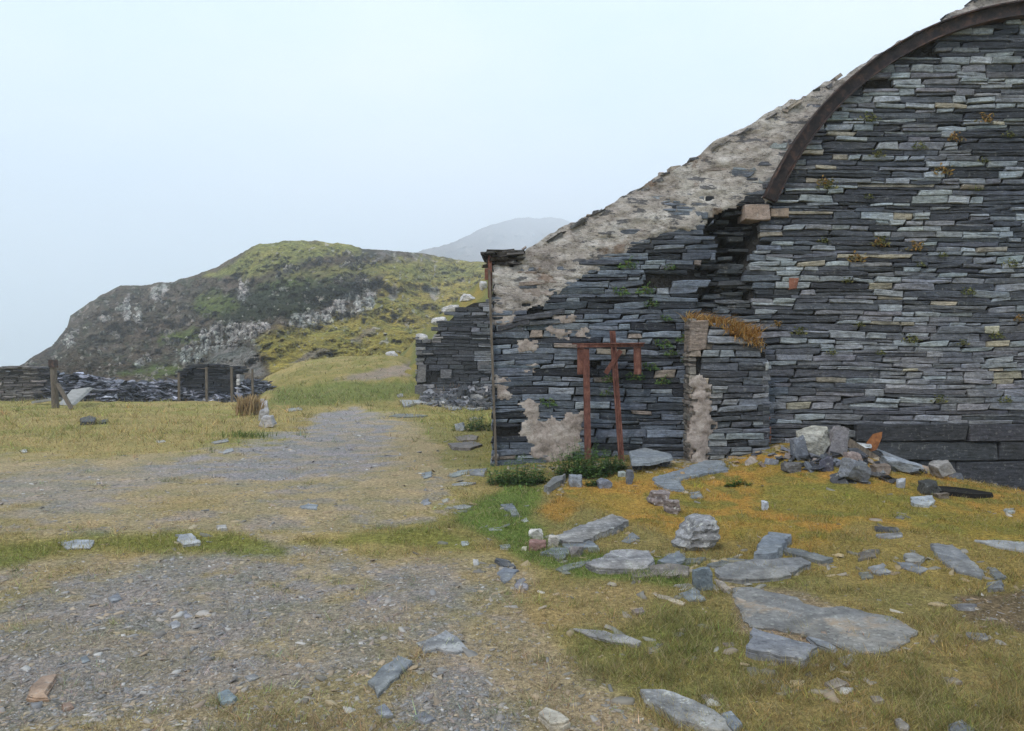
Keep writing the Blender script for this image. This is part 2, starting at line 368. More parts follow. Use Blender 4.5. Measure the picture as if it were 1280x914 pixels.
def build_grass():
    X, Y, rs = scatter(520000, 5)
    col, g, c = cover(X, Y)
    k = rs.random(len(X)) < np.clip(g, 0, 1.4) / 1.4
    X, Y, col, g = X[k], Y[k], col[k], g[k]
    # taller blades left standing round the edges of the stones
    ex, ey = [], []
    for p in EDGES:
        for i in range(len(p)):
            k2 = rs.poisson(5 if p[i][1] < 14 else 2)
            ex.append(p[i][0] + rs.normal(0, .018, k2)); ey.append(p[i][1] + rs.normal(0, .018, k2))
    ex = np.concatenate(ex); ey = np.concatenate(ey); ec, eg, _ = cover(ex, ey)
    k2 = rs.random(len(ex)) < eg; ex, ey, ec, eg = ex[k2], ey[k2], ec[k2], eg[k2]
    X = np.r_[X, ex]; Y = np.r_[Y, ey]; col = np.r_[col, ec]; g = np.r_[g, eg * 1.15]
    tx, ty, _ = scatter(4200, 17, 500)
    tc_, tg, _ = cover(tx, ty); k2 = (rs.random(len(tx)) < tg * .6); tx, ty, tc_ = tx[k2], ty[k2], tc_[k2]
    m2 = rs.integers(8, 26, len(tx)); ix = np.repeat(np.arange(len(tx)), m2); nt_ = len(ix)
    tone = np.exp(rs.normal(0, .22, (len(tx), 1))) * np.where(rs.random((len(tx), 1)) < .4, np.array([[1.25, 1.15, 1.2]]), np.array([[.75, .95, .7]]))
    X = np.r_[X, tx[ix] + rs.normal(0, .016, nt_) * (1 + .1 * ty[ix])]; Y = np.r_[Y, ty[ix] + rs.normal(0, .016, nt_) * (1 + .1 * ty[ix])]
    col = np.r_[col, (tc_ * tone)[ix]]; g = np.r_[g, np.full(nt_, 1.4)]; boost = np.r_[np.ones(len(X) - nt_), rs.uniform(.8, 1.45, nt_)]
    n = len(X); Z = gz(X, Y) - .004
    fld = sst(12, 20, Y) * (X / Y < .0)
    h = rs.gamma(4, .007, n) * np.clip(g, .5, 1.4) * (1 + fld * 2.2) * (1 + .2 * sst(8, 14, Y))
    w = np.maximum(.0022, .00042 * Y) * rs.uniform(.6, 1.2, n)
    h *= np.clip(1 + .9 * fbm(X * 4, Y * 4, 93, 4), .35, 2.4)
    h = np.minimum(h * boost, .07 + fld * .2)
    az = rs.uniform(0, 2 * np.pi, n); ln = rs.uniform(.2, 1.7, n)
    fa = rs.uniform(0, np.pi, n)
    dx, dy = np.cos(fa) * w, np.sin(fa) * w
    lx, ly = np.cos(az) * h * ln, np.sin(az) * h * ln
    base = np.stack([X, Y, Z], -1)
    V = np.empty((n, 3, 3))
    V[:, 0] = base + np.stack([-dx, -dy, 0 * dx], -1)
    V[:, 1] = base + np.stack([dx, dy, 0 * dx], -1)
    V[:, 2] = base + np.stack([lx, ly, h], -1)
    cl = fbm(X * 9, Y * 9, 91, 3)[:, None]
    cc = col * rs.uniform(.45, 1.75, (n, 1)) * (1 + .3 * cl) * (1 + rs.normal(0, .10, (n, 3)))
    dry = rs.random(n) < .17 + .12 * cl[:, 0]
    cc[dry] = np.array([.42, .34, .18]) * rs.uniform(.6, 1.2, (dry.sum(), 1))
    C = np.repeat(cc[:, None], 3, 1)
    me = npmesh('grass', V.reshape(-1, 3), np.arange(n * 3).reshape(-1, 3), C.reshape(-1, 3))
    tag(link('grass', me, M['grass']), 'short rough turf and straw coloured grass over the hillside', 'grass', kind='stuff')

CH_V = np.array([(-1, -.5, 0), (0, -.62, 0), (1, -.35, 0), (.8, .5, 0), (-.1, .65, 0), (-.9, .45, 0)], float)
def build_chips():
    X, Y, rs = scatter(120000, 8, 505)
    # shards shed round the big slabs and along the foot of the wall
    E = np.concatenate([p for p in EDGES if p[0][1] < 14]); E = E[rs.integers(0, len(E), 420)] + rs.normal(0, .14, (420, 2))
    wxx = rs.uniform(-.2, 8, 280); E = np.r_[E, np.c_[wxx, 11.85 - np.abs(rs.normal(0, .4, 280)) - .2]]
    E = E[E[:, 1] < 11.9]
    ns_ = len(E); X = np.r_[X, E[:, 0]]; Y = np.r_[Y, E[:, 1]]
    col, g, c = cover(X, Y); c[-ns_:] = 1
    k = rs.random(len(X)) < np.clip(c, .02, 1)
    X, Y, col, c = X[k], Y[k], col[k], c[k]; n = len(X)
    Z = gz(X, Y)
    s = np.clip(rs.lognormal(-5.15, .6, n), .0025, .03) * (1 + .11 * np.maximum(Y - 4, 0))
    big = (rs.random(n) < .03) & (X / Y > -.12) & (c < .2); big[-ns_:] = True; s = np.where(big, rs.uniform(.015, .05, n) * (1 + .05 * Y), s)
    t = s * rs.uniform(.10, .34, n)
    a = rs.uniform(0, 2 * np.pi, n); asp = rs.uniform(.5, 1., n)
    P = CH_V[None] * np.ones((n, 1, 1)) + rs.normal(0, .27, (n, 6, 3)) * np.array([1, 1, 0])
    P = P * s[:, None, None]; P[..., 1] *= asp[:, None]
    ca, sa = np.cos(a)[:, None], np.sin(a)[:, None]
    x = P[..., 0] * ca - P[..., 1] * sa; y = P[..., 0] * sa + P[..., 1] * ca
    tx, ty = rs.normal(0, .22, (n, 1)), rs.normal(0, .22, (n, 1))
    top = np.stack([X[:, None] + x * .94, Y[:, None] + y * .94, Z[:, None] + t[:, None] * .8 + x * tx + y * ty], -1)
    bot = np.stack([X[:, None] + x, Y[:, None] + y, Z[:, None] - t[:, None] * .5 + x * tx + y * ty], -1)
    V = np.concatenate([top, bot], 1)
    base = (np.arange(n) * 12)[:, None, None]
    fq = np.array([(0, 1, 2, 5), (2, 3, 4, 5)] + [(i, 6 + i, 6 + (i + 1) % 6, (i + 1) % 6) for i in range(6)])
    Fq = (base + fq[None]).reshape(-1, 4)
    pal = np.array([(.19, .195, .205), (.26, .255, .26), (.16, .165, .18), (.31, .28, .26), (.36, .27, .18), (.42, .33, .22), (.5, .48, .46), (.11, .11, .12), (.26, .2, .17)])
    cc = pal[rs.choice(len(pal), n, p=[.14, .14, .11, .12, .15, .10, .06, .07, .11])] * rs.uniform(.75, 1.25, (n, 1))
    cc = cc * .66 + col * rs.uniform(.7, 1.3, (n, 1)) * .34
    C = np.repeat(cc[:, None], 12, 1)
    me = npmesh('gravel', V.reshape(-1, 3), Fq, C.reshape(-1, 3))
    tag(link('gravel', me, M['chips']), 'small slate chips and gravel strewn over the trodden ground', 'gravel', kind='stuff')

# ------------------------------------------------------------------ hills
def relief(name, crest, pf, Yf, Yc, colfn, label, back=50, n=(520, 200), rough=1., power=1.15, lumps=False):
    xs = np.linspace(crest[0][0], crest[-1][0], n[0])
    cy = np.interp(xs, [p[0] for p in crest], [p[1] for p in crest])
    cy = cy + 2.2 * fbm(xs * .07, xs * 0, 61, 5) * (1 if rough else 0)
    fy = np.interp(xs, [p[0] for p in pf], [p[1] for p in pf])
    yf = np.interp(xs, [p[0] for p in Yf], [p[1] for p in Yf]); yc = np.interp(xs, [p[0] for p in Yc], [p[1] for p in Yc])
    t = np.linspace(0, 1, n[1])
    T, PX = np.meshgrid(t, xs, indexing='ij')
    PY = fy + (cy - fy) * T
    D = yf + (yc - yf) * T ** power
    k = D / 150.
    edge = np.minimum(1, np.minimum(T * 6, (1 - T) * 5 + .12))
    D = D + edge * k * rough * (10 * fbm(PX * .012, PY * .02, 71, 4) + 8 * fbm(PX * .04, PY * .06, 75, 4) + 4 * fbm(PX * .13, PY * .17, 79, 4))
    col, rock = colfn(PX, PY)
    D = D - edge * k * rock * (6 * np.abs(fbm(PX * .17, PY * .025, 83, 3)) + 3 * fbm(PX * .3, PY * .12, 87, 3))
    X = (PX - CX) / F * D; Z = CH - (PY - CY) / F * D
    nb = 14
    bx, by, bz, bc = [], [], [], []
    for j in range(1, nb + 1):
        d = yc + back * j / nb * 1.0 + (D[-1] - yc)
        bx.append((xs - CX) / F * d); by.append(d); bz.append(Z[-1] - back * .9 * (j / nb) ** 1.6 - .2 * j); bc.append(col[-1])
    V = np.stack([np.concatenate([X, bx]), np.concatenate([D, by]), np.concatenate([Z, bz])], -1)
    C = np.concatenate([col, bc])
    i = np.arange(V.shape[0] * V.shape[1]).reshape(V.shape[:2])
    Fq = np.stack([i[:-1, :-1], i[:-1, 1:], i[1:, 1:], i[1:, :-1]], -1).reshape(-1, 4)
    me = npmesh(name, V.reshape(-1, 3), Fq, C.reshape(-1, 3), True)
    tag(link(name, me, M['hill']), label, 'hill', kind='structure')
    if not lumps: return
    ico = bmesh.new(); bmesh.ops.create_icosphere(ico, subdivisions=1, radius=1)
    iv = np.array([v.co[:] for v in ico.verts]); fi = np.array([[v.index for v in f.verts] for f in ico.faces]); ico.free()
    rs = np.random.default_rng(404)
    dark = col.sum(-1)
    inb = (T > .03) & (T < .97)
    for nm, lab, cat, n_, mask, c0, sz, zs, vv in (
        ('crag_rocks', 'broken pale and dark rocks of the crags on the hillside', 'rocks', 3000, (rock > .45) & inb & (T < .9), None, (.07, .34), 1.15, .3),
        ('scrub', 'dark heather and bracken clumps over the hillside', 'scrub', 6500, (rock < .5) & (dark < .27) & inb, None, (.10, .36), .7, .25),
        ('hill_tussocks', 'rough grass tussocks and rushes on the hill pasture', 'grass', 5200, (rock < .3) & (dark >= .27) & inb, None, (.06, .22), .6, .22)):
        ii = np.flatnonzero(mask.ravel())
        if not len(ii): continue
        w_ = D.ravel()[ii] ** 2 * 0 + 1.
        ii = ii[rs.integers(0, len(ii), n_)]
        P = np.stack([X.ravel()[ii], D.ravel()[ii], Z.ravel()[ii]], -1)
        s_ = rs.uniform(*sz, n_) ** 1.0 * (P[:, 1] / 110.)
        L = iv[None] * (1 + np.clip(rs.normal(0, .2, (n_, len(iv), 1)), -.4, .4)) * np.stack([s_ * rs.uniform(.6, 1.3, n_), s_, s_ * zs * rs.uniform(.6, 1.2, n_)], -1)[:, None]
        V = P[:, None] + L + np.array([0, .25, -.1]) * s_[:, None, None]
        cc = col.reshape(-1, 3)[ii]
        if nm == 'crag_rocks': cc = np.where(rs.random((n_, 1)) < .25, cc * .35, cc)
        cc = cc * np.exp(rs.normal(0, vv, (n_, 1))) * (.8 if nm != 'crag_rocks' else .95)
        Fq = (np.arange(n_)[:, None, None] * len(iv) + fi[None]).reshape(-1, 3)
        tag(link(nm, npmesh(nm, V.reshape(-1, 3), Fq, np.repeat(cc, len(iv), 0)), M['hill']), lab, cat, kind='stuff')

def hillcol(px, py):
    n1 = fbm(px * .035, py * .05, 101, 4); n2 = fbm(px * .12, py * .18, 105, 4); n3 = fbm(px * .3, py * .3, 109, 3)
    nn = n1 * .5 + n2 * .6
    col = np.empty(px.shape + (3,)); col[:] = (.088, .066, .046); rock = np.zeros(px.shape)
    def lay(m, rgb, rk=None):
        nonlocal rock
        col[:] = col * (1 - m[..., None]) + np.array(rgb) * m[..., None]
        if rk is not None: rock = rock * (1 - m) + rk * m
    def sp(poly, w=6, na=10): return sst(-w, w, sdpoly(px, py, poly) + nn * na)
    lay(sst(.1, .6, n2) * .7, (.045, .055, .026))
    lay(sst(.15, .6, -n1 + n3 * .4) * .6, (.13, .105, .085), .6)
    # right-hand pasture slope
    lay(sp([(338, 480), (318, 430), (330, 412), (400, 402), (440, 395), (470, 375), (475, 350), (470, 330), (530, 325), (660, 330), (660, 480)], 8, 14), (.30, .24, .055), 0)
    lay(sp([(325, 480), (318, 430), (330, 412), (400, 402), (440, 395), (470, 375), (475, 350), (470, 330), (530, 325), (660, 330), (660, 480)], 8, 10) * sst(0, .7, n2 + n1 * .7) * .6, (.16, .155, .04), 0)
    # the rounded top
    lay(sp([(255, 345), (300, 322), (325, 300), (350, 296), (445, 300), (455, 318), (420, 322), (370, 330), (330, 345), (300, 348)], 5, 6), (.21, .205, .06), 0)
    lay(sp([(330, 350), (400, 330), (470, 330), (540, 318), (620, 330), (600, 350), (520, 350), (470, 345), (420, 348)], 6, 8) * .75, (.20, .19, .052), 0)
    # green patches
    for p in ([(235, 385), (250, 368), (290, 366), (305, 385), (280, 400), (250, 395)], [(200, 425), (215, 412), (245, 408), (255, 425), (225, 432)],
              [(150, 470), (170, 458), (225, 455), (240, 470)], [(310, 372), (340, 350), (440, 346), (400, 362), (340, 372)]):
        lay(sp(p, 6, 9) * .85, (.095, .125, .025), 0)
    # dark scrub
    lay(sp([(290, 365), (330, 362), (430, 350), (462, 358), (455, 372), (420, 380), (380, 396), (330, 402), (290, 405), (262, 400), (300, 385)], 5, 7) * .95, (.026, .034, .016), .4)
    # dark outcrops on the brow
    lay(sp([(325, 345), (350, 330), (385, 320), (432, 312), (455, 308), (475, 325), (440, 330), (390, 334), (345, 350)], 3, 11) * sst(-.2, .4, n3 + n2) * .9, (.05, .047, .048), .9)
    lay(sp([(455, 318), (480, 312), (535, 314), (540, 326), (500, 328), (465, 326)], 3, 8) * sst(-.3, .4, n3) * .8, (.19, .17, .165), .8)
    lay(sp([(412, 348), (450, 342), (475, 352), (470, 366), (430, 360)], 3, 8) * sst(-.3, .4, n3) * .85, (.10, .09, .092), .8)
    # pale crags
    for p in ([(235, 440), (247, 415), (270, 404), (300, 404), (330, 402), (360, 398), (400, 388), (425, 372), (445, 368), (452, 362), (472, 364), (466, 384), (440, 394), (405, 404), (360, 408), (325, 418), (310, 428), (280, 436), (255, 444)],
              [(150, 392), (158, 370), (168, 366), (178, 380), (170, 400), (155, 400)], [(188, 372), (192, 358), (212, 354), (205, 368), (195, 380)],
              [(78, 430), (88, 410), (98, 408), (95, 430), (82, 440)], [(215, 455), (222, 438), (245, 430), (250, 452), (230, 458)], [(297, 355), (302, 345), (308, 350), (306, 378), (300, 372)],
              [(125, 398), (130, 392), (138, 395), (135, 402)], [(170, 455), (180, 445), (188, 448), (180, 458)]):
        lay(sp(p, 3, 8) * sst(-.45, .12, fbm(px * .17, py * .035, 141, 4) + n3 * .45), (.40, .375, .38), 1.)
    lay(sst(.42, .62, n3 * .7 + n2 * .5) * sst(340, 300, px) * sst(345, 370, py) * .7, (.27, .245, .235), .8)
    lay(sst(.58, .74, n3 * .8 + n2 * .5) * sst(320, 340, px) * .75, (.34, .31, .28), .5)
    # scree and bare tracks
    lay(sp([(245, 470), (262, 442), (300, 428), (318, 432), (338, 470)], 6, 12), (.19, .175, .172), .15)
    lay(sp([(345, 462), (380, 440), (410, 432), (415, 440), (375, 456)], 3, 6) * .85, (.24, .195, .175), .2)
    lay(sp([(440, 425), (460, 410), (468, 415), (450, 428)], 2, 5) * .7, (.22, .18, .16), .3)
    lay(sp([(485, 362), (495, 355), (500, 365), (490, 378)], 2, 5) * .8, (.3, .27, .26), .5)
    lay(sp([(535, 362), (548, 358), (550, 366), (540, 370)], 2, 4) * .8, (.32, .29, .28), .5)
    return col * np.array([1.2, 1.2, 1.12]), rock
def farcol(px, py):
    n2 = fbm(px * .08, py * .12, 133, 4); n3 = fbm(px * .3, py * .3, 137, 3)
    col = np.empty(px.shape + (3,)); col[:] = (.19, .165, .165)  # scree tone, paled to paint mist into the mountain
    m = sst(.1, .6, n2 + n3 * .4)[..., None]
    col[:] = col * (1 - m) + np.array((.26, .23, .22)) * m
    return col, m[..., 0] * .6

def build_hills():
    relief('hill', [(-60, 478), (10, 465), (38, 449), (65, 432), (84, 410), (88, 395), (110, 379), (150, 358), (160, 356), (215, 354), (240, 345), (262, 337), (300, 318), (325, 304), (350, 302), (400, 303), (440, 306), (452, 311), (480, 314), (510, 314), (530, 317), (560, 322), (600, 328), (700, 340), (760, 350)],
           [(-60, 486), (200, 480), (325, 478), (345, 470), (760, 470)], [(-60, 75), (250, 62), (325, 52), (760, 54)],
           [(-60, 150), (150, 175), (225, 165), (330, 150), (470, 160), (540, 185), (760, 190)], hillcol,
           'craggy hill of dark scrub, pale rock faces and ochre pasture', n=(760, 300), lumps=True)
    relief('mountain', [(440, 345), (500, 322), (530, 312), (560, 305), (590, 291), (620, 280), (650, 273), (690, 272), (740, 282), (820, 320), (900, 380), (980, 440)],
           [(440, 360), (980, 462)], [(440, 300), (980, 330)], [(440, 620), (560, 980), (650, 1700), (760, 1650), (980, 1000)], farcol,
           'far misty mountain fading into low cloud', n=(300, 120), power=1.0, rough=.7)

# ------------------------------------------------------------------ stone walling
def put_stone(mb, a0, a1, b0, b1, p, col, tf, rs, depth=.14, jit=.008, wob=None):
    L, H = a1 - a0, b1 - b0
    if L < .02 or H < .012: return
    bev = min(.011, H * .16)
    ns = max(1, int(L / .16))
    pts = []
    sk = rs.normal(0, .035) if L < .7 else rs.normal(0, .012)
    el, er = rs.normal(0, .012), rs.normal(0, .012)
    for i in range(ns + 1):
        f = i / ns; pts.append([a0 + L * f + (el if i == 0 else er if i == ns else 0) * .6, b0 + rs.normal(0, jit * .6)])
    for i in range(ns + 1):
        f = 1 - i / ns; pts.append([a0 + L * f - (er if i == 0 else el if i == ns else 0) * .6, b1 + rs.normal(0, jit * .6)])
    ch = min(.35 * H, .03)
    if rs.random() < .5: pts[-1][0] += ch * rs.random() * 1.4; pts[-1][1] -= ch * rs.random() * .6
    if rs.random() < .5: pts[ns][0] -= ch * rs.random() * 1.4; pts[ns][1] += ch * rs.random() * .6
    ca, cb = (a0 + a1) / 2, (b0 + b1) / 2
    for q in pts:
        q[1] += sk * (q[0] - ca)
        if wob is not None: q[1] += wob(q[0])
    if wob is not None: cb += wob(ca)
    n = len(pts)
    ta, tb = rs.normal(0, .012), rs.normal(0, .07)
    vs = []
    for a, b_ in pts: vs.append(tf(a, b_, -depth))
    for a, b_ in pts: vs.append(tf(a, b_, p - bev + ta * (a - ca) + tb * (b_ - cb)))
    for a, b_ in pts:
        ia = a + (bev if a < ca else -bev) * min(1, abs(a - ca) / (L * .5) * 2); ib = b_ + (bev if b_ < cb else -bev)
        vs.append(tf(ia, ib, p + ta * (a - ca) + tb * (b_ - cb) + rs.normal(0, .003)))
    fs = []
    for k in (0, 1):
        for i in range(n):
            j = (i + 1) % n
            fs.append((k * n + i, k * n + j, (k + 1) * n + j, (k + 1) * n + i))
    fs.append(tuple(range(2 * n, 3 * n)))
    mb.add(vs, fs, col)

def courses(mb, a0, a1, b0, b1, style, inside, tf, seed, hs=(.070, .13), wobble=.06, depth=.14, gap=.0042, clip=None):
    rs = np.random.default_rng(seed)
    b = b0; ci = 0
    while b < b1:
        h = rs.uniform(*hs)
        if rs.random() < .16: h *= .55
        ph = rs.uniform(0, 100); k = .9
        def wob(a, _b=b): return wobble * float(mnoise.noise(Vector((a * .45, _b * .35, 3.3)))) 
        a = a0 + rs.uniform(-.3, 0)
        while a < a1:
            st = style(a + .2, b + h / 2, rs)
            L = rs.uniform(*st['len'])
            x0, x1 = max(a, a0), min(a + L, a1)
            if x1 - x0 > .03:
                if clip is not None:
                    xs_ = np.linspace(x0, x1, 13); ok = clip(xs_, np.full(13, b + h / 2 + wob((x0 + x1) / 2)))
                    best = (0, 0); i0 = None
                    for q_ in range(14):
                        if q_ < 13 and ok[q_]:
                            if i0 is None: i0 = q_
                        elif i0 is not None:
                            if q_ - 1 - i0 > best[1] - best[0]: best = (i0, q_ - 1)
                            i0 = None
                    if best[1] - best[0] < 12: x0, x1 = xs_[best[0]] + rs.uniform(-.05, .02) * (best[0] > 0), xs_[best[1]] + rs.uniform(-.02, .07) * (best[1] < 12)
                    if x1 - x0 < .06:
                        a += L; continue
                if inside((x0 + x1) / 2, b + h / 2 + wob((x0 + x1) / 2), (x1 - x0) / 2, h / 2):
                    g1 = abs(rs.normal(gap, gap * .6))
                    if h > .085 and rs.random() < st.get('split', .18):
                        f = rs.uniform(.35, .65)
                        c2 = style(a + .2, b, rs)['col']
                        put_stone(mb, x0 + g1, x1 - g1, b + gap * .5, b + h * f - gap * .4, st['p'], st['col'], tf, rs, depth, wob=wob)
                        put_stone(mb, x0 + g1 * .6, x1 - g1, b + h * f + gap * .4, b + h - gap * .5, st['p'] + rs.normal(0, .012), c2, tf, rs, depth, wob=wob)
                    else:
                        hh = h * (rs.uniform(.8, 1) if rs.random() < .25 else 1)
                        put_stone(mb, x0 + g1, x1 - g1, b + gap * .5, b + hh - gap * .5, st['p'], st['col'], tf, rs, depth, wob=wob)
            a += L
        b += h

def pal(rs, base, v=.25, hue=.014):
    k = math.exp(rs.normal(0, v)); return tuple(max(.01, c * k * (1 + rs.normal(0, hue))) for c in base)

# the gable: everything in wall coordinates  a = X, b = Z, pixels of the photo through W at 12 m
def wx(px): return (px - CX) / F * WY
def wz(py): return CH - (py - CY) / F * WY
XL = wx(614); XA = wx(1352); XR = 2 * XA - XL                # left corner, axis, right corner
R0, R1 = (wx(648), wz(318)), (wx(1105), wz(65))
RS = (R1[1] - R0[1]) / (R1[0] - R0[0])
def roof_z(a):
    a = np.where(np.asarray(a) > XA, 2 * XA - np.asarray(a), a)
    return np.minimum(R0[1] + (a - R0[0]) * RS, wz(320) + 99 * (a > R0[0])) 
# the arc of the iron rib
AP = np.array([(966, 236), (1020, 154), (1073, 98), (1139, 56), (1206, 29), (1280, 15)], float)
_ax, _az = wx(AP[:, 0]), wz(AP[:, 1])
_s = np.linalg.lstsq(np.stack([2 * _ax, 2 * _az, np.ones(len(_ax))], 1), _ax ** 2 + _az ** 2, rcond=None)[0]
ARX, ARZ = _s[0], _s[1]; ARR = math.sqrt(_s[2] + ARX ** 2 + ARZ ** 2)
print('arc', ARX, ARZ, ARR, 'axis', XA)
XA = ARX; XR = 2 * XA - XL
HOLE = [(wx(x), wz(y)) for x, y in [(884, 266), (905, 258), (935, 262), (950, 268), (948, 296), (938, 322), (930, 345), (940, 362), (938, 384), (905, 392), (868, 388), (872, 372), (890, 350), (868, 346), (870, 330), (892, 318), (900, 300), (880, 292)]]
GAPS = [[(630, 395), (700, 384), (703, 396), (640, 404)], [(845, 342), (868, 338), (866, 352), (842, 354)], [(808, 344), (840, 346), (838, 356), (806, 356)], [(1140, 68), (1168, 52), (1170, 66), (1142, 76)],
        [(738, 450), (748, 450), (748, 461), (738, 461)], [(632, 533), (648, 533), (648, 545), (632, 545)]]
GAPS = [[(wx(x), wz(y)) for x, y in g] for g in GAPS]
def arc_out(a, b): return math.hypot(a - ARX, b - ARZ) - ARR

def gable_style(a, b, rs):
    px, py = CX + a * 80, CY - (b - CH) * 80
    n = float(mnoise.noise(Vector((a * .8, b * 1.3, 1.7)))); n2 = float(mnoise.noise(Vector((a * .35, b * .5, 9.1))))
    if px < 935 - (0 if py > 300 else (300 - py) * 0):
        r = rs.random()
        if r < .62: return dict(col=pal(rs, (.112, .132, .163), .28), len=(.25, 1.0), p=rs.normal(.012, .010), split=.18)
        if r < .82: return dict(col=pal(rs, (.038, .044, .055), .3), len=(.4, 1.2), p=rs.normal(.004, .010), split=.3)
        if r < .94: return dict(col=pal(rs, (.215, .245, .28), .2), len=(.2, .6), p=rs.normal(.016, .008))
        return dict(col=pal(rs, (.24, .205, .175), .2), len=(.2, .5), p=rs.normal(.02, .012))
    low = float(np.clip((py - 330) / 120, 0, 1))
    pd = (.345 + .22 * n + .10 * n2) * (1 - .35 * low)
    if rs.random() < pd:
        return dict(col=pal(rs, (.062 + .025 * low, .070 + .025 * low, .085 + .028 * low), .26), len=(.4, 1.35), p=rs.normal(.004, .008), split=.3)
    r = rs.random()
    if r < .3 + .4 * low: return dict(col=pal(rs, (.18, .19, .215), .24), len=(.22, .8), p=rs.normal(.012, .008), split=.25)
    if r < .94: return dict(col=pal(rs, (.262, .295, .322), .17), len=(.2, .58), p=rs.normal(.018, .008), split=.2)
    return dict(col=pal(rs, (.31, .29, .235), .2), len=(.2, .5), p=rs.normal(.02, .012))
def gable_inside(a, b, ha=0, hb=0):
    if b + hb > min(float(roof_z(a - ha * .95)), float(roof_z(a + ha * .95))) - .02: return False
    if b < wz(529) and a > wx(1062) and a < 14: return False       # the big dressed slabs
    return True

def gable_clip(A, B):
    ok = sdpoly(A, B, HOLE) < 0
    for g in GAPS: ok &= sdpoly(A, B, g) < 0
    return ok
def tube_profile(pts, prof, closed=False):
    """sweep a list of (side, out) profile points along pts (a,b) in the wall plane"""
    V = []; Fc = []
    n = len(pts); k = len(prof)
    for i, (a, b_) in enumerate(pts):
        p0 = pts[max(i - 1, 0)]; p1 = pts[min(i + 1, n - 1)]
        t = Vector((p1[0] - p0[0], p1[1] - p0[1])).normalized(); nn = Vector((-t.y, t.x))
        for s, o in prof: V.append((a + nn.x * s, WY - o, b_ + nn.y * s))
    for i in range(n - 1):
        for j in range(k):
            Fc.append((i * k + j, i * k + (j + 1) % k, (i + 1) * k + (j + 1) % k, (i + 1) * k + j))
    Fc.append(tuple(range(k))[::-1]); Fc.append(tuple((n - 1) * k + j for j in range(k)))
    return V, Fc

m, nt, b = mat('pinkish_render'); M['render'] = m
n1 = noise_n(nt, 2.6, 8, .7); n2 = noise_n(nt, 14, 8, .75)
c = ramp(nt, n1.outputs[0], [(.32, (.20, .165, .145)), (.5, (.35, .295, .262)), (.68, (.48, .43, .39))]).outputs[0]
c = mix(nt, c, ramp(nt, n2.outputs[0], [(.33, .5), (.48, .95), (.66, 1.25)]).outputs[0], .9, 'MULTIPLY')
nt.links.new(c, b.inputs['Base Color']); b.inputs['Roughness'].default_value = .92; bump(nt, b, n2.outputs[0], .8, .03)
def plaster_sheet(name, polys, a0, a1, b0, b1, step, parent, seed, off=0., amp=.035, maxd=.05, Yp=WY, edge=.16, sx=80., cut=-.05, extra=None, top=None):
    A, B = np.meshgrid(np.arange(a0, a1, step), np.arange(b0, b1, step))
    d = np.full(A.shape, -9.)
    for p in polys: d = np.maximum(d, sdpoly(A, B, p))
    d = d + .10 * fbm(A * 1.6, B * 2.6, seed, 4) + (.045 if top is not None else .075) * fbm(A * 8, B * 13, seed + 3, 4)
    if extra is not None: d = np.minimum(d, extra(A, B))
    t = np.clip(d * .55, -.14, maxd) + amp * fbm(A * 1.5, B * 2.2, seed + 7, 4) + .024 * fbm(A * 4, B * 9, seed + 11, 4) + off
    Bt = B if top is None else np.minimum(B, top(A))
    V = np.stack([A, Yp - t, Bt], -1)
    i = np.arange(A.size).reshape(A.shape)
    keep = (d > cut)
    if top is not None: keep &= B < top(A) + 2 * step
    kc = keep[:-1, :-1] & keep[1:, :-1] & keep[1:, 1:] & keep[:-1, 1:]
    Fq = np.stack([i[:-1, :-1], i[:-1, 1:], i[1:, 1:], i[1:, :-1]], -1)[kc]
    used = np.unique(Fq); rm = np.full(A.size, -1); rm[used] = np.arange(len(used))
    me = npmesh(name, V.reshape(-1, 3)[used], rm[Fq])
    return link(name, me, M['plaster'], parent)

def box_pts(a0, a1, y0, y1, z0, z1):
    return [(a0, y0, z0), (a1, y0, z0), (a1, y1, z0), (a0, y1, z0), (a0, y0, z1), (a1, y0, z1), (a1, y1, z1), (a0, y1, z1)]
BOXF = [(0, 3, 2, 1), (4, 5, 6, 7), (0, 1, 5, 4), (1, 2, 6, 5), (2, 3, 7, 6), (3, 0, 4, 7)]

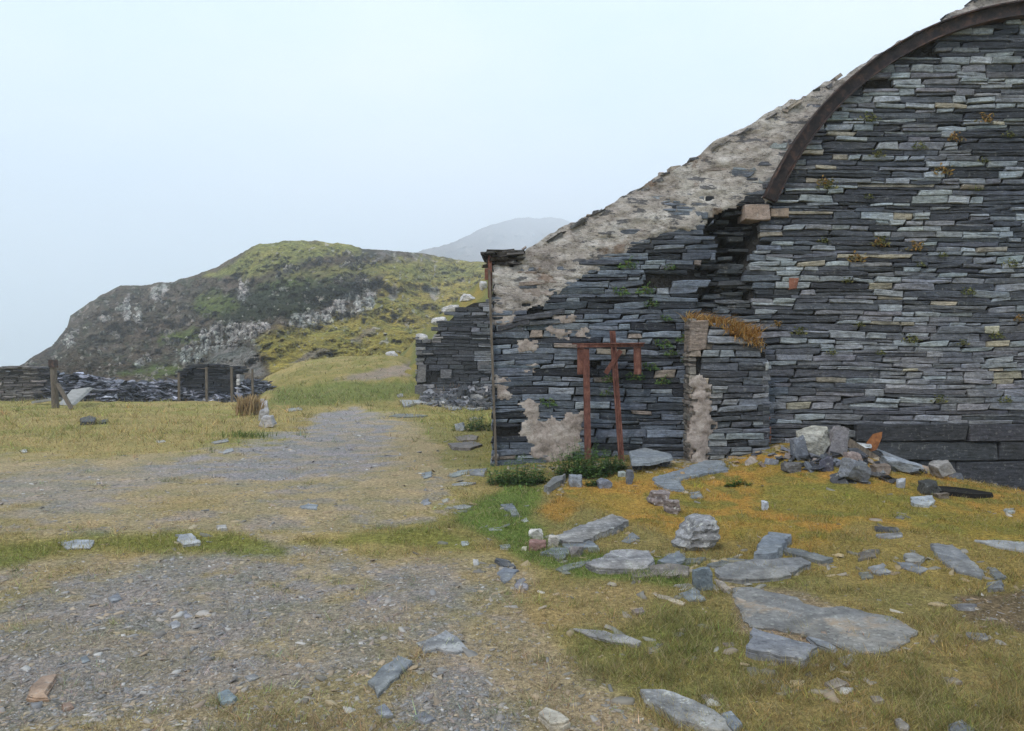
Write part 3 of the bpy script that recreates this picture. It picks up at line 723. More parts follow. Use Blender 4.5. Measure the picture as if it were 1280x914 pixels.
def build_mill():
    t = thing('slate_mill', 'roofless slate mill gable with patchy plaster and a curved black iron rib', 'ruined building', (XL, WY, 0))
    tf = lambda a, b, o: (a, WY - o, b)
    mb = MB()
    courses(mb, XL, XR, -.75, float(roof_z(XA)), gable_style, gable_inside, tf, 3, clip=gable_clip)
    # three tall courses of dark dressed slabs at the foot of the right half
    rs = np.random.default_rng(77)
    for y0, y1 in ((530, 551), (552.5, 575), (577, 610), (611, 640)):
        a = wx(1062) + rs.uniform(0, .1)
        while a < 14:
            L = rs.uniform(1.1, 2.3)
            put_stone(mb, a + .006, min(a + L, 14) - .006, wz(y1), wz(y0), rs.normal(.04, .006), pal(rs, (.052, .057, .068), .14), tf, rs, jit=.004)
            a += L
    mb.build('wall', M['wallstone'], t)
    # core: mortar face behind the stones, coloured near black as shade, pushed back inside the broken hole, with the thickness of the wall
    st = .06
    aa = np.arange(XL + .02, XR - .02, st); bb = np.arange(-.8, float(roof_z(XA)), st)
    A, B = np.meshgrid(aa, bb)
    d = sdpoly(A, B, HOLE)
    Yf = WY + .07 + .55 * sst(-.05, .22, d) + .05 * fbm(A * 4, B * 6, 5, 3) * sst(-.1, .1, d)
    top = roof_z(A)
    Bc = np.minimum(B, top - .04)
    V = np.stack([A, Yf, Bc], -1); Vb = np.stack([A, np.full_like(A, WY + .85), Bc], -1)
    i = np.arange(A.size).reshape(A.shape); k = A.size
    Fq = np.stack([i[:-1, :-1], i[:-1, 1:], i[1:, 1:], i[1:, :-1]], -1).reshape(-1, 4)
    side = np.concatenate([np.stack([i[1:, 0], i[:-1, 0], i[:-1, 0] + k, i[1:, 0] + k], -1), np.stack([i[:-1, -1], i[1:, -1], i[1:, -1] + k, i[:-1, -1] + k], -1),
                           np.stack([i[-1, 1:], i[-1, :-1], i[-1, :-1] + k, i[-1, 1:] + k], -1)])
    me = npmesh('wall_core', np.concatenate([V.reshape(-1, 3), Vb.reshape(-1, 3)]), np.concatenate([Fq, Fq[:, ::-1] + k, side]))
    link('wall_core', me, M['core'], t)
    # broken stones inside the hole, recess shade painted in, darker towards the top
    mb = MB(); rs = np.random.default_rng(5)
    for _ in range(260):
        a = rs.uniform(wx(866), wx(954)); b = rs.uniform(wz(425), wz(262))
        dd = sdpoly(np.array([a]), np.array([b]), HOLE)[0]
        if dd < 0: continue
        L = rs.uniform(.15, .5); h = rs.uniform(.03, .09)
        if b > wz(325) and rs.random() < .6: continue
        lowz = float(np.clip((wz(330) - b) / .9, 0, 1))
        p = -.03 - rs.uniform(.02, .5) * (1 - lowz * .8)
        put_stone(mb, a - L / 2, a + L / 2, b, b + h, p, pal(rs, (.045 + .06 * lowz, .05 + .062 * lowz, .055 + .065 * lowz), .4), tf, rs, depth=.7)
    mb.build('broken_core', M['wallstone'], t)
    # plaster over the upper slope
    arc = [(ARX + ARR * math.cos(th), ARZ + ARR * math.sin(th)) for th in np.linspace(math.pi * .985, math.pi * .5, 30) if ARZ + ARR * math.sin(th) > wz(262)]
    main = [(wx(x), wz(y)) for x, y in [(646, 312), (646, 330), (665, 335), (690, 346), (715, 348), (733, 343), (748, 332), (768, 322), (790, 306), (820, 300), (850, 292), (868, 285), (884, 268), (905, 258), (935, 255), (952, 250)]]
    main = main + [p for p in arc] + [(ARX, float(roof_z(XA)) + .3)]
    def topz_(A): return roof_z(A) + .0 + .075 * fbm(A * 3.5, A * 0, 15, 5)
    def below(A, B): return np.hypot(A - ARX, B - ARZ) - ARR + .04
    half = [(2 * XA - a, b) for a, b in main][::-1]
    plaster_sheet('plaster', [main, half], XL, XR, wz(360), float(roof_z(XA)) + .2, .024, t, 31, off=.010, amp=.030, maxd=.018, extra=below, top=topz_)
    corner = [(wx(x), wz(y)) for x, y in [(616, 334), (650, 330), (705, 346), (716, 356), (690, 374), (655, 382), (640, 400), (617, 406)]]
    plaster_sheet('plaster', [corner], XL + .02, wx(740), wz(420), wz(325), .022, t, 91, off=.004, amp=.03, maxd=.018)
    pa = [[(616, 342), (660, 345), (655, 352), (618, 352)], [(640, 350), (705, 346), (700, 356), (640, 358)], [(650, 362), (695, 362), (690, 370), (655, 372)], [(618, 385), (650, 384), (640, 403), (617, 408)], [(645, 424), (676, 422), (678, 432), (672, 446), (648, 444)], [(648, 453), (672, 452), (670, 468), (652, 472)],
          [(617, 468), (636, 470), (640, 492), (620, 500)], [(650, 500), (664, 497), (673, 502), (676, 525), (706, 527), (716, 518), (728, 520), (729, 566), (700, 578), (668, 570), (651, 540)],
          [(680, 410), (730, 408), (732, 420), (700, 422)], [(690, 398), (722, 396), (720, 404), (695, 405)], [(618, 568), (632, 566), (634, 578), (620, 580)]]
    pa = [[(wx(x), wz(y)) for x, y in p] for p in pa]
    plaster_sheet('plaster', pa, XL + .02, wx(745), wz(600), wz(338), .024, t, 57, off=.012, amp=.009, maxd=.014, edge=.1, cut=-.02).data.materials[0] = M['render']
    # slates and stones left along the broken roof slope
    mb = MB(); rs = np.random.default_rng(9)
    a = R0[0] - .05
    while a < XA:
        L = rs.uniform(.10, .3); z = float(roof_z(a + L / 2)) - .045 + rs.normal(0, .008)
        if arc_out(a + L / 2, z) < .3 or wx(1070) < a < wx(1230): a += L; continue
        for w in range(2):
            h = rs.uniform(.02, .06); y0 = WY - .03 + w * .4 + rs.uniform(-.04, .05)
            c = pal(rs, (.10, .10, .10) if rs.random() < .6 else (.26, .225, .19), .25)
            pts = box_pts(-L / 2, L / 2, y0, y0 + rs.uniform(.25, .5), -h / 2, h / 2)
            ang = math.atan(RS) * rs.uniform(.9, 1.0) + rs.normal(0, .05)
            q = []
            for (x, y, zz) in pts:
                x *= rs.uniform(.8, 1.15)
                q.append((a + L / 2 + x * math.cos(ang) - zz * math.sin(ang), y + rs.normal(0, .02), z + x * math.sin(ang) + zz * math.cos(ang) + rs.normal(0, .008)))
            mb.add(q, BOXF, c)
        a += L * rs.uniform(.55, 1.0)
    for _ in range(210):
        x = rs.uniform(R0[0], XA); z = float(roof_z(x)) + rs.normal(-.03, .03); L = rs.uniform(.05, .17); h = rs.uniform(.02, .07)
        if arc_out(x, z) < .2: continue
        ang = math.atan(RS) * rs.uniform(.3, 1.2) + rs.normal(0, .2); y0 = WY + rs.uniform(-.06, .5)
        q = [(x + a_ * rs.uniform(.7, 1.2) * math.cos(ang) - c_ * math.sin(ang), y_, z + a_ * math.sin(ang) + c_ * rs.uniform(.7, 1.2) * math.cos(ang)) for a_, y_, c_ in box_pts(-L / 2, L / 2, y0, y0 + rs.uniform(.1, .3), -h / 2, h / 2)]
        mb.add(q, BOXF, pal(rs, (.09, .092, .1) if rs.random() < .45 else (.33, .285, .25), .25))
    # eaves: dark jumble over the left corner
    for _ in range(46):
        L = rs.uniform(.1, .32); h = rs.uniform(.02, .05); x = rs.uniform(XL - .02, wx(648)); z = wz(rs.uniform(316, 331)); y0 = WY - rs.uniform(-.02, .12)
        q = [(px_ + rs.normal(0, .015), py_ + rs.normal(0, .02), pz_ + (px_ - x) * rs.normal(0, .08) + rs.normal(0, .006)) for px_, py_, pz_ in box_pts(x - L / 2, x + L / 2, y0, y0 + .5, z, z + h)]
        mb.add(q, BOXF, pal(rs, (.05, .045, .045), .3))
    mb.build('coping', M['slab'], t)
    # iron rib of the barrel roof
    ths = [th for th in np.linspace(math.pi * .995, math.pi * .005, 150)]
    arcp = [(ARX + ARR * math.cos(th), ARZ + ARR * math.sin(th)) for th in ths]
    arcp = [p for p in arcp if p[1] > wz(252)]
    prof = [(-.105, -.06), (-.105, .16), (-.085, .16), (-.085, .10), (.085, .10), (.085, .21), (.105, .21), (.105, -.06)]
    V, Fc = tube_profile(arcp, prof)
    me = bpy.data.meshes.new('arch_rib'); me.from_pydata(V, [], Fc); me.update()
    link('arch_rib', me, M['rib'], t)
    # stone pad below the foot of the rib
    mb = MB(); rs = np.random.default_rng(4)
    put_stone(mb, wx(929), wx(960), wz(276), wz(257), .10, (.32, .25, .21), tf, rs, depth=.3)
    put_stone(mb, wx(962), wx(985), wz(272), wz(261), .05, (.26, .20, .15), tf, rs)
    mb.build('padstone', M['slab'], t)
    for (x0, x1, y0, y1) in ((985, 998, 348, 362), (957, 963, 521, 530), (957, 963, 533, 542), (957, 963, 545, 554)):
        mb = MB(); put_stone(mb, wx(x0), wx(x1), wz(y1), wz(y0), .04, (.26, .115, .08), tf, rs); mb.build('brick', M['slab'], t)
    # dark slates that have slipped and lie aslant over the gap in the left of the wall
    mb = MB()
    for (x0, y0, x1, y1, h, p) in ((622, 412, 662, 402, 6, .05), (640, 402, 690, 391, 7, .07), (652, 408, 700, 399, 5, .04), (616, 418, 655, 413, 5, .03), (668, 396, 706, 388, 6, .03)):
        sl = (wz(y1) - wz(y0)) / (wx(x1) - wx(x0)); b0 = wz(y0)
        put_stone(mb, wx(x0), wx(x1), b0 - h / 160, b0 + h / 160, p, pal(rs, (.075, .08, .092), .15), tf, rs, depth=.25, wob=lambda a, sl=sl, x0=x0: sl * (a - wx(x0)))
    mb.build('slipped_slates', M['wallstone'], t)
    # pale lath fixed up the left corner
    mb = MB()
    q = []
    for (px_, py_) in ((611, 338), (620, 586)):
        x, z = wx(px_), wz(py_)
        q += [(x - .012, WY - .10, z), (x + .026, WY - .10, z), (x + .026, WY - .06, z), (x - .012, WY - .06, z)]
    mb.add(q, [(0, 1, 2, 3), (7, 6, 5, 4), (4, 5, 1, 0), (5, 6, 2, 1), (6, 7, 3, 2), (7, 4, 0, 3)], (.3, .3, .3))
    mb.build('corner_lath', M['wood'], t)
    mb = MB(); rs = np.random.default_rng(6)
    q = [(x, y, z) for x, y, z in box_pts(XL - .05, XL + .01, WY - .05, WY + .1, wz(372), wz(318))]
    mb.add(q, BOXF, (.05, .03, .03)); q = box_pts(XL - .10, XL - .045, WY - .04, WY + .02, wz(350), wz(336)); mb.add(q, BOXF, (.05, .03, .03))
    mb.build('rusted_bracket', M['rust'], t)
    # side wall running back from the left corner
    mb = MB()
    tfs = lambda a, b, o: (XL + .02 - o, WY + .1 + a, b)
    courses(mb, .0, 9, -.4, wz(322), lambda a, b, rs: dict(col=pal(rs, (.115, .125, .145), .3), len=(.25, .9), p=rs.normal(.0, .012)), lambda a, b, ha, hb: b < wz(330) - a * .12, tfs, 21)
    mb.build('side_wall', M['wallstone'], t)
    mb = MB(); mb.add(box_pts(XL + .06, XL + .6, WY + .3, WY + 9, -.5, wz(345) - .6), BOXF, (.05, .05, .05)); mb.build('side_wall_core', M['core'], t)
    # stub of a cross wall, with a plastered front edge
    yb = WY - .42
    bx = lambda px: (px - CX) / F * yb
    bz = lambda py: CH - (py - CY) / F * yb
    tb = lambda a, b, o: (a, yb - o, b)
    topz = lambda a: np.interp(a, [bx(860), bx(884), bx(890), bx(930), bx(966)], [bz(402), bz(402), bz(420), bz(430), bz(452)])
    def bstyle(a, b, rs):
        r = rs.random()
        if a < bx(888): return dict(col=pal(rs, (.27, .225, .19), .2), len=(.2, .4), p=rs.normal(.0, .01))
        if r < .5: return dict(col=pal(rs, (.125, .138, .16), .25), len=(.25, .7), p=rs.normal(.01, .016))
        if r < .7: return dict(col=pal(rs, (.06, .065, .075), .25), len=(.3, .8), p=rs.normal(0, .016))
        return dict(col=pal(rs, (.24, .26, .28), .2), len=(.2, .6), p=rs.normal(.02, .014))
    mb = MB()
    courses(mb, bx(862), bx(962), -.3, bz(400), bstyle, lambda a, b, ha, hb: b + hb < float(topz(a)) and not (a < bx(888) and bz(464) < b + .05 < bz(440)), tb, 41, depth=.2, wobble=.02)
    tl = lambda a, b, o: (bx(862) - o, yb + a, b)
    courses(mb, .0, .44, -.3, bz(402), lambda a, b, rs: dict(col=pal(rs, (.18, .165, .15), .25), len=(.2, .45), p=rs.normal(0, .01)), lambda a, b, ha, hb: True, tl, 42, depth=.1, wobble=0)
    tr = lambda a, b, o: (bx(962) + o, yb + a, b)
    courses(mb, .0, .44, -.3, bz(452), lambda a, b, rs: dict(col=pal(rs, (.13, .14, .16), .25), len=(.2, .45), p=rs.normal(0, .01)), lambda a, b, ha, hb: True, tr, 43, depth=.1, wobble=0)
    rs = np.random.default_rng(14)
    put_stone(mb, bx(862), bx(885), bz(438), bz(401), .03, (.24, .195, .165), tb, rs, depth=.35)
    for (x0, x1, y0, y1, p, c) in ((886, 912, 412, 420, .0, .3), (884, 940, 421, 430, .05, .26), (888, 915, 404, 411, -.03, .2), (890, 955, 432, 438, .02, .12)):
        put_stone(mb, bx(x0), bx(x1), bz(y1), bz(y0), p, (c * .95, c, c * 1.08), tb, rs, depth=.35)
    bt = mb.build('cross_wall_stub', M['wallstone'], t)
    mb = MB(); mb.add(box_pts(bx(862) + .05, bx(962) - .05, yb + .06, WY + .1, -.5, bz(440)), BOXF, (.05, .05, .05))
    o = mb.build('stub_core', M['core'], bt)
    pp = [[(bx(x), bz(y)) for x, y in [(862, 470), (874, 463), (886, 480), (887, 520), (888, 560), (886, 590), (862, 590)]]]
    o = plaster_sheet('stub_plaster', pp, bx(856), bx(896), bz(600), bz(458), .02, bt, 83, off=.035, amp=.015, maxd=.03, Yp=yb, cut=-.01)
    o.data.materials[0] = M['render']
    return t

# ------------------------------------------------------------------ other ruins
def build_ruins():
    # second ruin behind the mill
    Yr = 32.
    rx = lambda px: (px - CX) / F * Yr
    rz = lambda py: CH - (py - CY) / F * Yr
    t = thing('ruined_shed', 'dark slate shed wall with a sloping broken top behind the mill corner', 'ruined building', (rx(520), Yr, 0))
    tops = [(519, 420), (530, 424), (541, 422), (544, 413), (552, 404), (562, 396), (572, 386), (584, 378), (592, 374), (612, 372), (640, 372), (700, 330)]
    tz = lambda a: np.interp(a, [rx(p[0]) for p in tops], [rz(p[1]) for p in tops])
    def ins(a, b, ha, hb):
        px, py = CX + a / Yr * F, CY - (b - CH) / Yr * F
        if b + hb > float(tz(a)): return False
        if 527 < px < 534 and 432 < py < 482: return False
        if 541 < px < 547 and 438 < py < 478: return False
        return True
    def sty(a, b, rs):
        px = CX + a / Yr * F
        if px < 547 and rs.random() < .6: return dict(col=pal(rs, (.22, .215, .22), .3), len=(.25, .6), p=rs.normal(.05, .03))
        if px > 594: return dict(col=pal(rs, (.15, .16, .175), .35), len=(.3, .9), p=rs.normal(.12, .03))
        return dict(col=pal(rs, (.055, .06, .07), .35), len=(.4, 1.2), p=rs.normal(0, .03))
    mb = MB(); courses(mb, rx(519), rx(720), -.2, rz(345), sty, ins, lambda a, b, o: (a, Yr - o, b), 51, hs=(.09, .2), gap=.014, depth=.3)
    rs = np.random.default_rng(3)
    for (x0, x1, y0, y1, c) in ((522, 533, 456, 478, .17), (551, 565, 462, 473, .19), (539, 554, 486, 498, .14), (519, 534, 482, 498, .13), (597, 612, 450, 462, .17)):
        put_stone(mb, rx(x0), rx(x1), rz(y1), rz(y0), .12, (c, c * .98, c), lambda a, b, o: (a, Yr - o, b), rs, depth=.3)
    mb.build('wall', M['wallstone'], t)
    A = np.linspace(rx(519) + .05, rx(720), 80); mb = MB()
    for i in range(len(A) - 1):
        z0, z1 = float(tz(A[i])) - .15, float(tz(A[i + 1])) - .15
        mb.add([(A[i], Yr + .12, -.3), (A[i + 1], Yr + .12, -.3), (A[i + 1], Yr + .12, z1), (A[i], Yr + .12, z0), (A[i], Yr + .8, -.3), (A[i + 1], Yr + .8, -.3), (A[i + 1], Yr + .8, z1), (A[i], Yr + .8, z0)],
               [(0, 1, 2, 3), (7, 6, 5, 4), (3, 2, 6, 7), (0, 3, 7, 4)], (.05, .05, .05))
    mb.build('wall_core', M['core'], t)
    # grassy bank rising behind it with white stones
    n = 60; xs = np.linspace(500, 760, n); V = []; C = []
    cr = np.interp(xs, [500, 520, 545, 575, 600, 620, 680, 760], [446, 424, 397, 373, 352, 338, 318, 314]) - 1
    rows = 24
    for j in range(rows):
        f = j / (rows - 1)
        for i in range(n):
            Y = 36 + 16 * min(f, 1); py = 470 + (cr[i] - 470) * f
            Y2 = Y + .8 * float(fbm(xs[i] * .08, f * 4, 3, 3))
            V.append(((xs[i] - CX) / F * Y2, Y2, CH - (py - CY) / F * Y2 + .12 * float(fbm(xs[i] * .2, f * 9, 8, 3)))); m_ = float(sst(-.3, .5, fbm(xs[i] * .1, f * 7, 12, 3)))
            C.append((.24 * m_ + .15 * (1 - m_), .19 * m_ + .155 * (1 - m_), .05))
    for j in range(1, 9):
        for i in range(n):
            V.append(((xs[i] - CX) / F * (52 + j * 2.5), 52 + j * 2.5, V[(rows - 1) * n + i][2] - .06 * j * j)); C.append(C[(rows - 1) * n + i])
    idx = np.arange((rows + 8) * n).reshape(-1, n)
    Fq = np.stack([idx[:-1, :-1], idx[:-1, 1:], idx[1:, 1:], idx[1:, :-1]], -1).reshape(-1, 4)
    tag(link('bank', npmesh('bank', V, Fq, C, True), M['ground']), 'grassy bank rising behind the ruined slate shed', 'bank', kind='structure')
    for (px, py, w, h, Y, lab) in ((563, 383, 24, 8, 46, 'white quartz boulder on the bank just above the shed roofline'), (584, 369, 20, 7, 48, 'white stone highest on the bank above the shed wall'), (548, 398, 20, 8, 44, 'long white stone on the bank over the shed end'),
                                   (527, 418, 16, 6, 42, 'white stone at the crest of the bank left of the shed'), (490, 443, 16, 12, 45, 'white boulder on the far bank left of the shed'), (475, 447, 12, 7, 44.5, 'small white boulder left of the bigger white boulder on the far bank'), (604, 354, 10, 9, 50, 'white stone beside the mill corner at the top of the bank')):
        p = W(px, py + h / 2, Y)
        rock('white_boulder', p - np.array([0, -.15, .24]), w / F * Y, .6, h / F * Y + .16, lab, 'boulder', (.5, .48, .47), M['lichened'], cuts=18, box=.72, seed=px, group='white stones on the far bank')
    # low walls across the left
    Yl = 35.
    lx = lambda px: (px - CX) / F * Yl
    lz = lambda py: CH - (py - CY) / F * Yl
    def lowwall(name, label, x0, x1, tops, colr, seed):
        t = thing(name, label, 'ruined wall', (lx(x0), Yl, -.1), 'low slate walls across the pasture')
        tz = lambda a: np.interp(a, [lx(p[0]) for p in tops], [lz(p[1]) for p in tops])
        mb = MB()
        courses(mb, lx(x0), lx(x1), -.25, lz(min(p[1] for p in tops)), lambda a, b, rs: dict(col=pal(rs, colr(CX + a / Yl * F), .38), len=(.3, 1.), p=rs.normal(.02, .04)), lambda a, b, ha, hb: b + hb < float(tz(a)) + .03, lambda a, b, o: (a, Yl - o, b), seed, hs=(.06, .14), gap=.012, depth=.4, wobble=.08)
        rs = np.random.default_rng(seed)
        for _ in range(int((x1 - x0) * .9)):
            a = rs.uniform(lx(x0), lx(x1)); z = float(tz(a)) + rs.uniform(-.02, .05); L = rs.uniform(.2, .7)
            put_stone(mb, a - L / 2, a + L / 2, z, z + rs.uniform(.03, .09), rs.uniform(-.05, .25), pal(rs, colr(CX + a / Yl * F), .3), lambda a, b, o: (a, Yl - o, b), rs, depth=.5)
        mb.build('wall', M['wallstone'], t)
        A = np.linspace(lx(x0) + .1, lx(x1) - .1, 40); mb = MB()
        for i in range(len(A) - 1):
            z0, z1 = float(tz(A[i])) - .12, float(tz(A[i + 1])) - .12
            mb.add([(A[i], Yl + .1, -.4), (A[i + 1], Yl + .1, -.4), (A[i + 1], Yl + .1, z1), (A[i], Yl + .1, z0), (A[i], Yl + .6, -.4), (A[i + 1], Yl + .6, -.4), (A[i + 1], Yl + .6, z1), (A[i], Yl + .6, z0)],
                   [(0, 1, 2, 3), (7, 6, 5, 4), (3, 2, 6, 7), (0, 3, 7, 4), (1, 5, 6, 2)], (.05, .05, .05))
        mb.build('wall_core', M['core'], t)
        return t
    lowwall('ruined_wall', 'long grey slate wall running out of the frame behind the thick post', -90, 64, [(-90, 458), (0, 462), (30, 460), (55, 463), (64, 472)], lambda px: (.15, .14, .135) if px < 48 else (.06, .06, .065), 61)
    tb = lowwall('ruined_wall', 'short dark slate wall behind the thin fence posts', 222, 301, [(222, 474), (232, 466), (240, 460), (262, 458), (296, 461), (301, 468)], lambda px: (.032, .035, .042), 62)
    mb = MB(); rs = np.random.default_rng(8)
    for k in range(6): put_stone(mb, lx(297.5), lx(302), lz(468 + k * 5 + 4.6), lz(468 + k * 5), .22, pal(rs, (.5, .48, .46), .2), lambda a, b, o: (a, Yl - o, b), rs, depth=.4)
    mb.build('white_quoins', M['slab'], tb)
    # slate rubble between and around them
    mb = MB(); rs = np.random.default_rng(66)
    prof = lambda px: np.interp(px, [66, 90, 110, 150, 185, 215, 235, 300, 306, 318, 332], [470, 466, 470, 477, 478, 474, 488, 493, 474, 472, 478])
    for _ in range(1900):
        px = rs.uniform(64, 334); f = rs.random() ** 1.0
        Y = 33.3 + 2.4 * f + (.0 if px < 220 or px > 302 else -.6)
        zt = float(CH - (prof(px) - CY) / F * 35)
        z = -.1 + (zt + .1) * f ** .7 * rs.uniform(.7, 1.05)
        x = (px - CX) / F * Y
        L, w_, h = rs.uniform(.15, .9), rs.uniform(.15, .5), rs.uniform(.02, .07)
        e = Euler((rs.normal(0, .25), rs.normal(0, .18), rs.uniform(0, 3.1))).to_matrix()
        c = (.04, .044, .055) if rs.random() < .55 else ((.17, .18, .22) if rs.random() < .75 else (.34, .34, .39))
        q = [Vector((x, Y, z)) + e @ Vector((a * rs.uniform(.7, 1.1), b * rs.uniform(.7, 1.1), d)) for a, b, d in box_pts(-L / 2, L / 2, -w_ / 2, w_ / 2, -h / 2, h / 2)]
        mb.add(q, BOXF, pal(rs, c, .25))
    tag(mb.build('slate_rubble', M['rubble']), 'tumbled slate rubble spread along the far edge of the pasture', 'rubble', kind='stuff')
    # heap of stones at the foot of the shed
    mb = MB()
    for _ in range(260):
        px = rs.uniform(528, 640); f = rs.random()
        Y = 31.6 - 3.6 * f; zt = np.interp(px, [528, 550, 575, 600, 640], [.12, .35, .7, .75, .6]) * (1 - f) ** .8
        x = (px - CX) / F * Y
        L, w_, h = rs.uniform(.12, .5), rs.uniform(.12, .4), rs.uniform(.04, .2)
        e = Euler((rs.normal(0, .35), rs.normal(0, .35), rs.uniform(0, 3.1))).to_matrix()
        z0 = float(gz(x, Y)) - .03
        c = (.06, .064, .072) if rs.random() < .6 else ((.14, .14, .15) if rs.random() < .75 else (.27, .25, .24))
        q = [Vector((x, Y, z0 + zt * rs.uniform(.5, 1))) + e @ Vector((a * rs.uniform(.7, 1.1), b * rs.uniform(.7, 1.1), d)) for a, b, d in box_pts(-L / 2, L / 2, -w_ / 2, w_ / 2, -h / 2, h / 2)]
        mb.add(q, BOXF, pal(rs, c, .25))
    tag(mb.build('stone_rubble', M['rubble']), 'heap of broken stones at the foot of the shed wall', 'rubble', kind='stuff')

# ------------------------------------------------------------------ loose stones
def rock(name, base, w, d, h, label, cat, col, material, seed=0, rot=(0, 0, 0), layers=0, group=None, cuts=7, sub=4, parent=None, taper=0., box=.5):
    """an angular stone: a cut and roughened lump, w x d x h metres, standing on base"""
    rs = np.random.default_rng(int(seed) + 1000)
    bm = bmesh.new(); bmesh.ops.create_icosphere(bm, subdivisions=sub, radius=1)
    planes = []
    for _ in range(cuts):
        v = Vector(rs.normal(0, 1, 3)).normalized(); planes.append((v, rs.uniform(.55, .85)))
    for s in (1, -1):
        planes += [(Vector((s, rs.normal(0, .2), rs.normal(0, .15))).normalized(), box + .06), (Vector((rs.normal(0, .2), s, rs.normal(0, .15))).normalized(), box + .06), (Vector((rs.normal(0, .1), rs.normal(0, .1), s)).normalized(), box)]
    off = Vector(rs.uniform(0, 50, 3))
    for v in bm.verts:
        c = v.co
        for n_, dd in planes:
            k = c.dot(n_) - dd
            if k > 0: c -= n_ * k
        c += c.normalized() * (.09 * mnoise.noise(c * 2.2 + off) + .05 * mnoise.noise(c * 6 + off))
        if layers:
            q = c.z * layers + .3 * mnoise.noise(c * 2 + off); fr = q - math.floor(q)
            s_ = 1 + .09 * (math.floor(q) % 2 * 2 - 1) * (.6 + .4 * mnoise.noise(Vector((math.floor(q) * 3.1, c.x, c.y)) + off)) - (.08 if fr < .2 else 0)
            c.x *= s_; c.y *= s_
    e = Euler(rot).to_matrix()
    xs = [v.co.x for v in bm.verts]; ys = [v.co.y for v in bm.verts]; zs = [v.co.z for v in bm.verts]
    for v in bm.verts:
        v.co = Vector(((v.co.x - min(xs)) / (max(xs) - min(xs)) - .5, (v.co.y - min(ys)) / (max(ys) - min(ys)) - .5, (v.co.z - min(zs)) / (max(zs) - min(zs)) - .5))
        tp = 1 - taper * (v.co.z + .5)
        v.co = e @ Vector((v.co.x * w * tp, v.co.y * d * tp, v.co.z * h))
    zm = min(v.co.z for v in bm.verts)
    for v in bm.verts: v.co.z -= zm
    me = bpy.data.meshes.new(name); bm.to_mesh(me); bm.free()
    setcol(me, [col] * len(me.vertices))
    o = link(name, me, material, parent)
    o.location = tuple(base)
    if label: tag(o, label, cat, group)
    return o

EDGES = []
def slab(outline, label, col=(.2, .215, .235), th=.04, name='slate_slab', cat='slate', material=None, tilt=0., group='loose slates lying about the ground', lift=0., hollow=False):
    """a flat slate: the outline (photo pixels) brought down on to the ground, given its thickness and split edges"""
    th *= .6; gm = sum(col) / 3; col = tuple((c * .72 + gm * .28) * .76 for c in col)
    seed = int(sum(p[0] * 7 + p[1] * 3 for p in outline)); rs = np.random.default_rng(seed)
    P = np.array([at(x, y, th + lift) for x, y in outline])
    cen = P.mean(0); cz = float(gz(cen[0], cen[1], False))
    # best plane through the raised outline
    A = np.c_[P[:, 0] - cen[0], P[:, 1] - cen[1], np.ones(len(P))]
    co = np.linalg.lstsq(A, P[:, 2], rcond=None)[0]
    pts = []
    n = len(P)
    for i in range(n):
        p, q = P[i], P[(i + 1) % n]; L = np.linalg.norm(q[:2] - p[:2]); k = max(1, int(L / .055))
        nx, ny = -(q[1] - p[1]) / (L + 1e-6), (q[0] - p[0]) / (L + 1e-6)
        for j in range(k):
            f = j / k; jt = rs.normal(0, min(.009, L * .05)) if j else 0
            pts.append((p[0] + (q[0] - p[0]) * f + nx * jt, p[1] + (q[1] - p[1]) * f + ny * jt))
    pts = np.array(pts); EDGES.append(pts)
    area = .5 * np.sum(pts[:, 0] * np.roll(pts[:, 1], -1) - np.roll(pts[:, 0], -1) * pts[:, 1])
    if area < 0: pts = pts[::-1]
    m_ = len(pts); V = []; Fc = []
    nxt, prv = np.roll(pts, -1, 0), np.roll(pts, 1, 0)
    tn = nxt - prv; ln = np.linalg.norm(tn, axis=1, keepdims=True) + 1e-9
    inw = np.c_[-tn[:, 1], tn[:, 0]] / ln
    def ring(inset, dz, jz=0.):
        for i in range(m_):
            x, y = pts[i] + inw[i] * inset
            V.append((x, y, co[2] + co[0] * (x - cen[0]) + co[1] * (y - cen[1]) + dz + rs.normal(0, jz)))
    size = math.sqrt(abs(area)); iw = min(.006, size * .03)
    ring(-.006, -th - (0 if hollow else lift + .03)); ring(rs.normal(-.002, .004), -th * .55, .002); ring(rs.normal(.003, .003), -th * .5, .002); ring(0, -iw); ring(iw, 0, .001)
    for r in range(4):
        for i in range(m_):
            j = (i + 1) % m_; Fc.append((r * m_ + i, r * m_ + j, (r + 1) * m_ + j, (r + 1) * m_ + i))
    Fc.append(tuple(range(4 * m_, 5 * m_)))
    me = bpy.data.meshes.new(name)
    c = (cen[0], cen[1], cz)
    me.from_pydata([(x - c[0], y - c[1], z - c[2]) for x, y, z in V], [], Fc); me.update()
    k = math.exp(rs.normal(0, .1)); setcol(me, [tuple(v * k for v in col)] * len(me.vertices))
    o = link(name, me, material or M['slab']); o.location = c
    return tag(o, label, cat, group)

def ground_rock(px, py, w, h, label, col=(.2, .21, .23), name='stone', cat='stone', d=None, layers=0, rot=(0, 0, 0), material=None, group='loose stones on the grass', cuts=7, sub=4, taper=0., box=.5):
    """px,py: middle of the foot of the stone in the photo; w,h in photo pixels"""
    p = at(px, py); s = p[1] / F
    W_, H_ = w * s, h * s * 1.08
    D = d if d else W_ * .75
    return rock(name, (p[0], p[1] + D * .4, p[2] - .02), W_, D, H_ + .02, label, cat, col, material or M['slab'], seed=px * 3 + py, rot=rot, layers=layers, group=group, cuts=cuts, sub=sub, taper=taper, box=box)

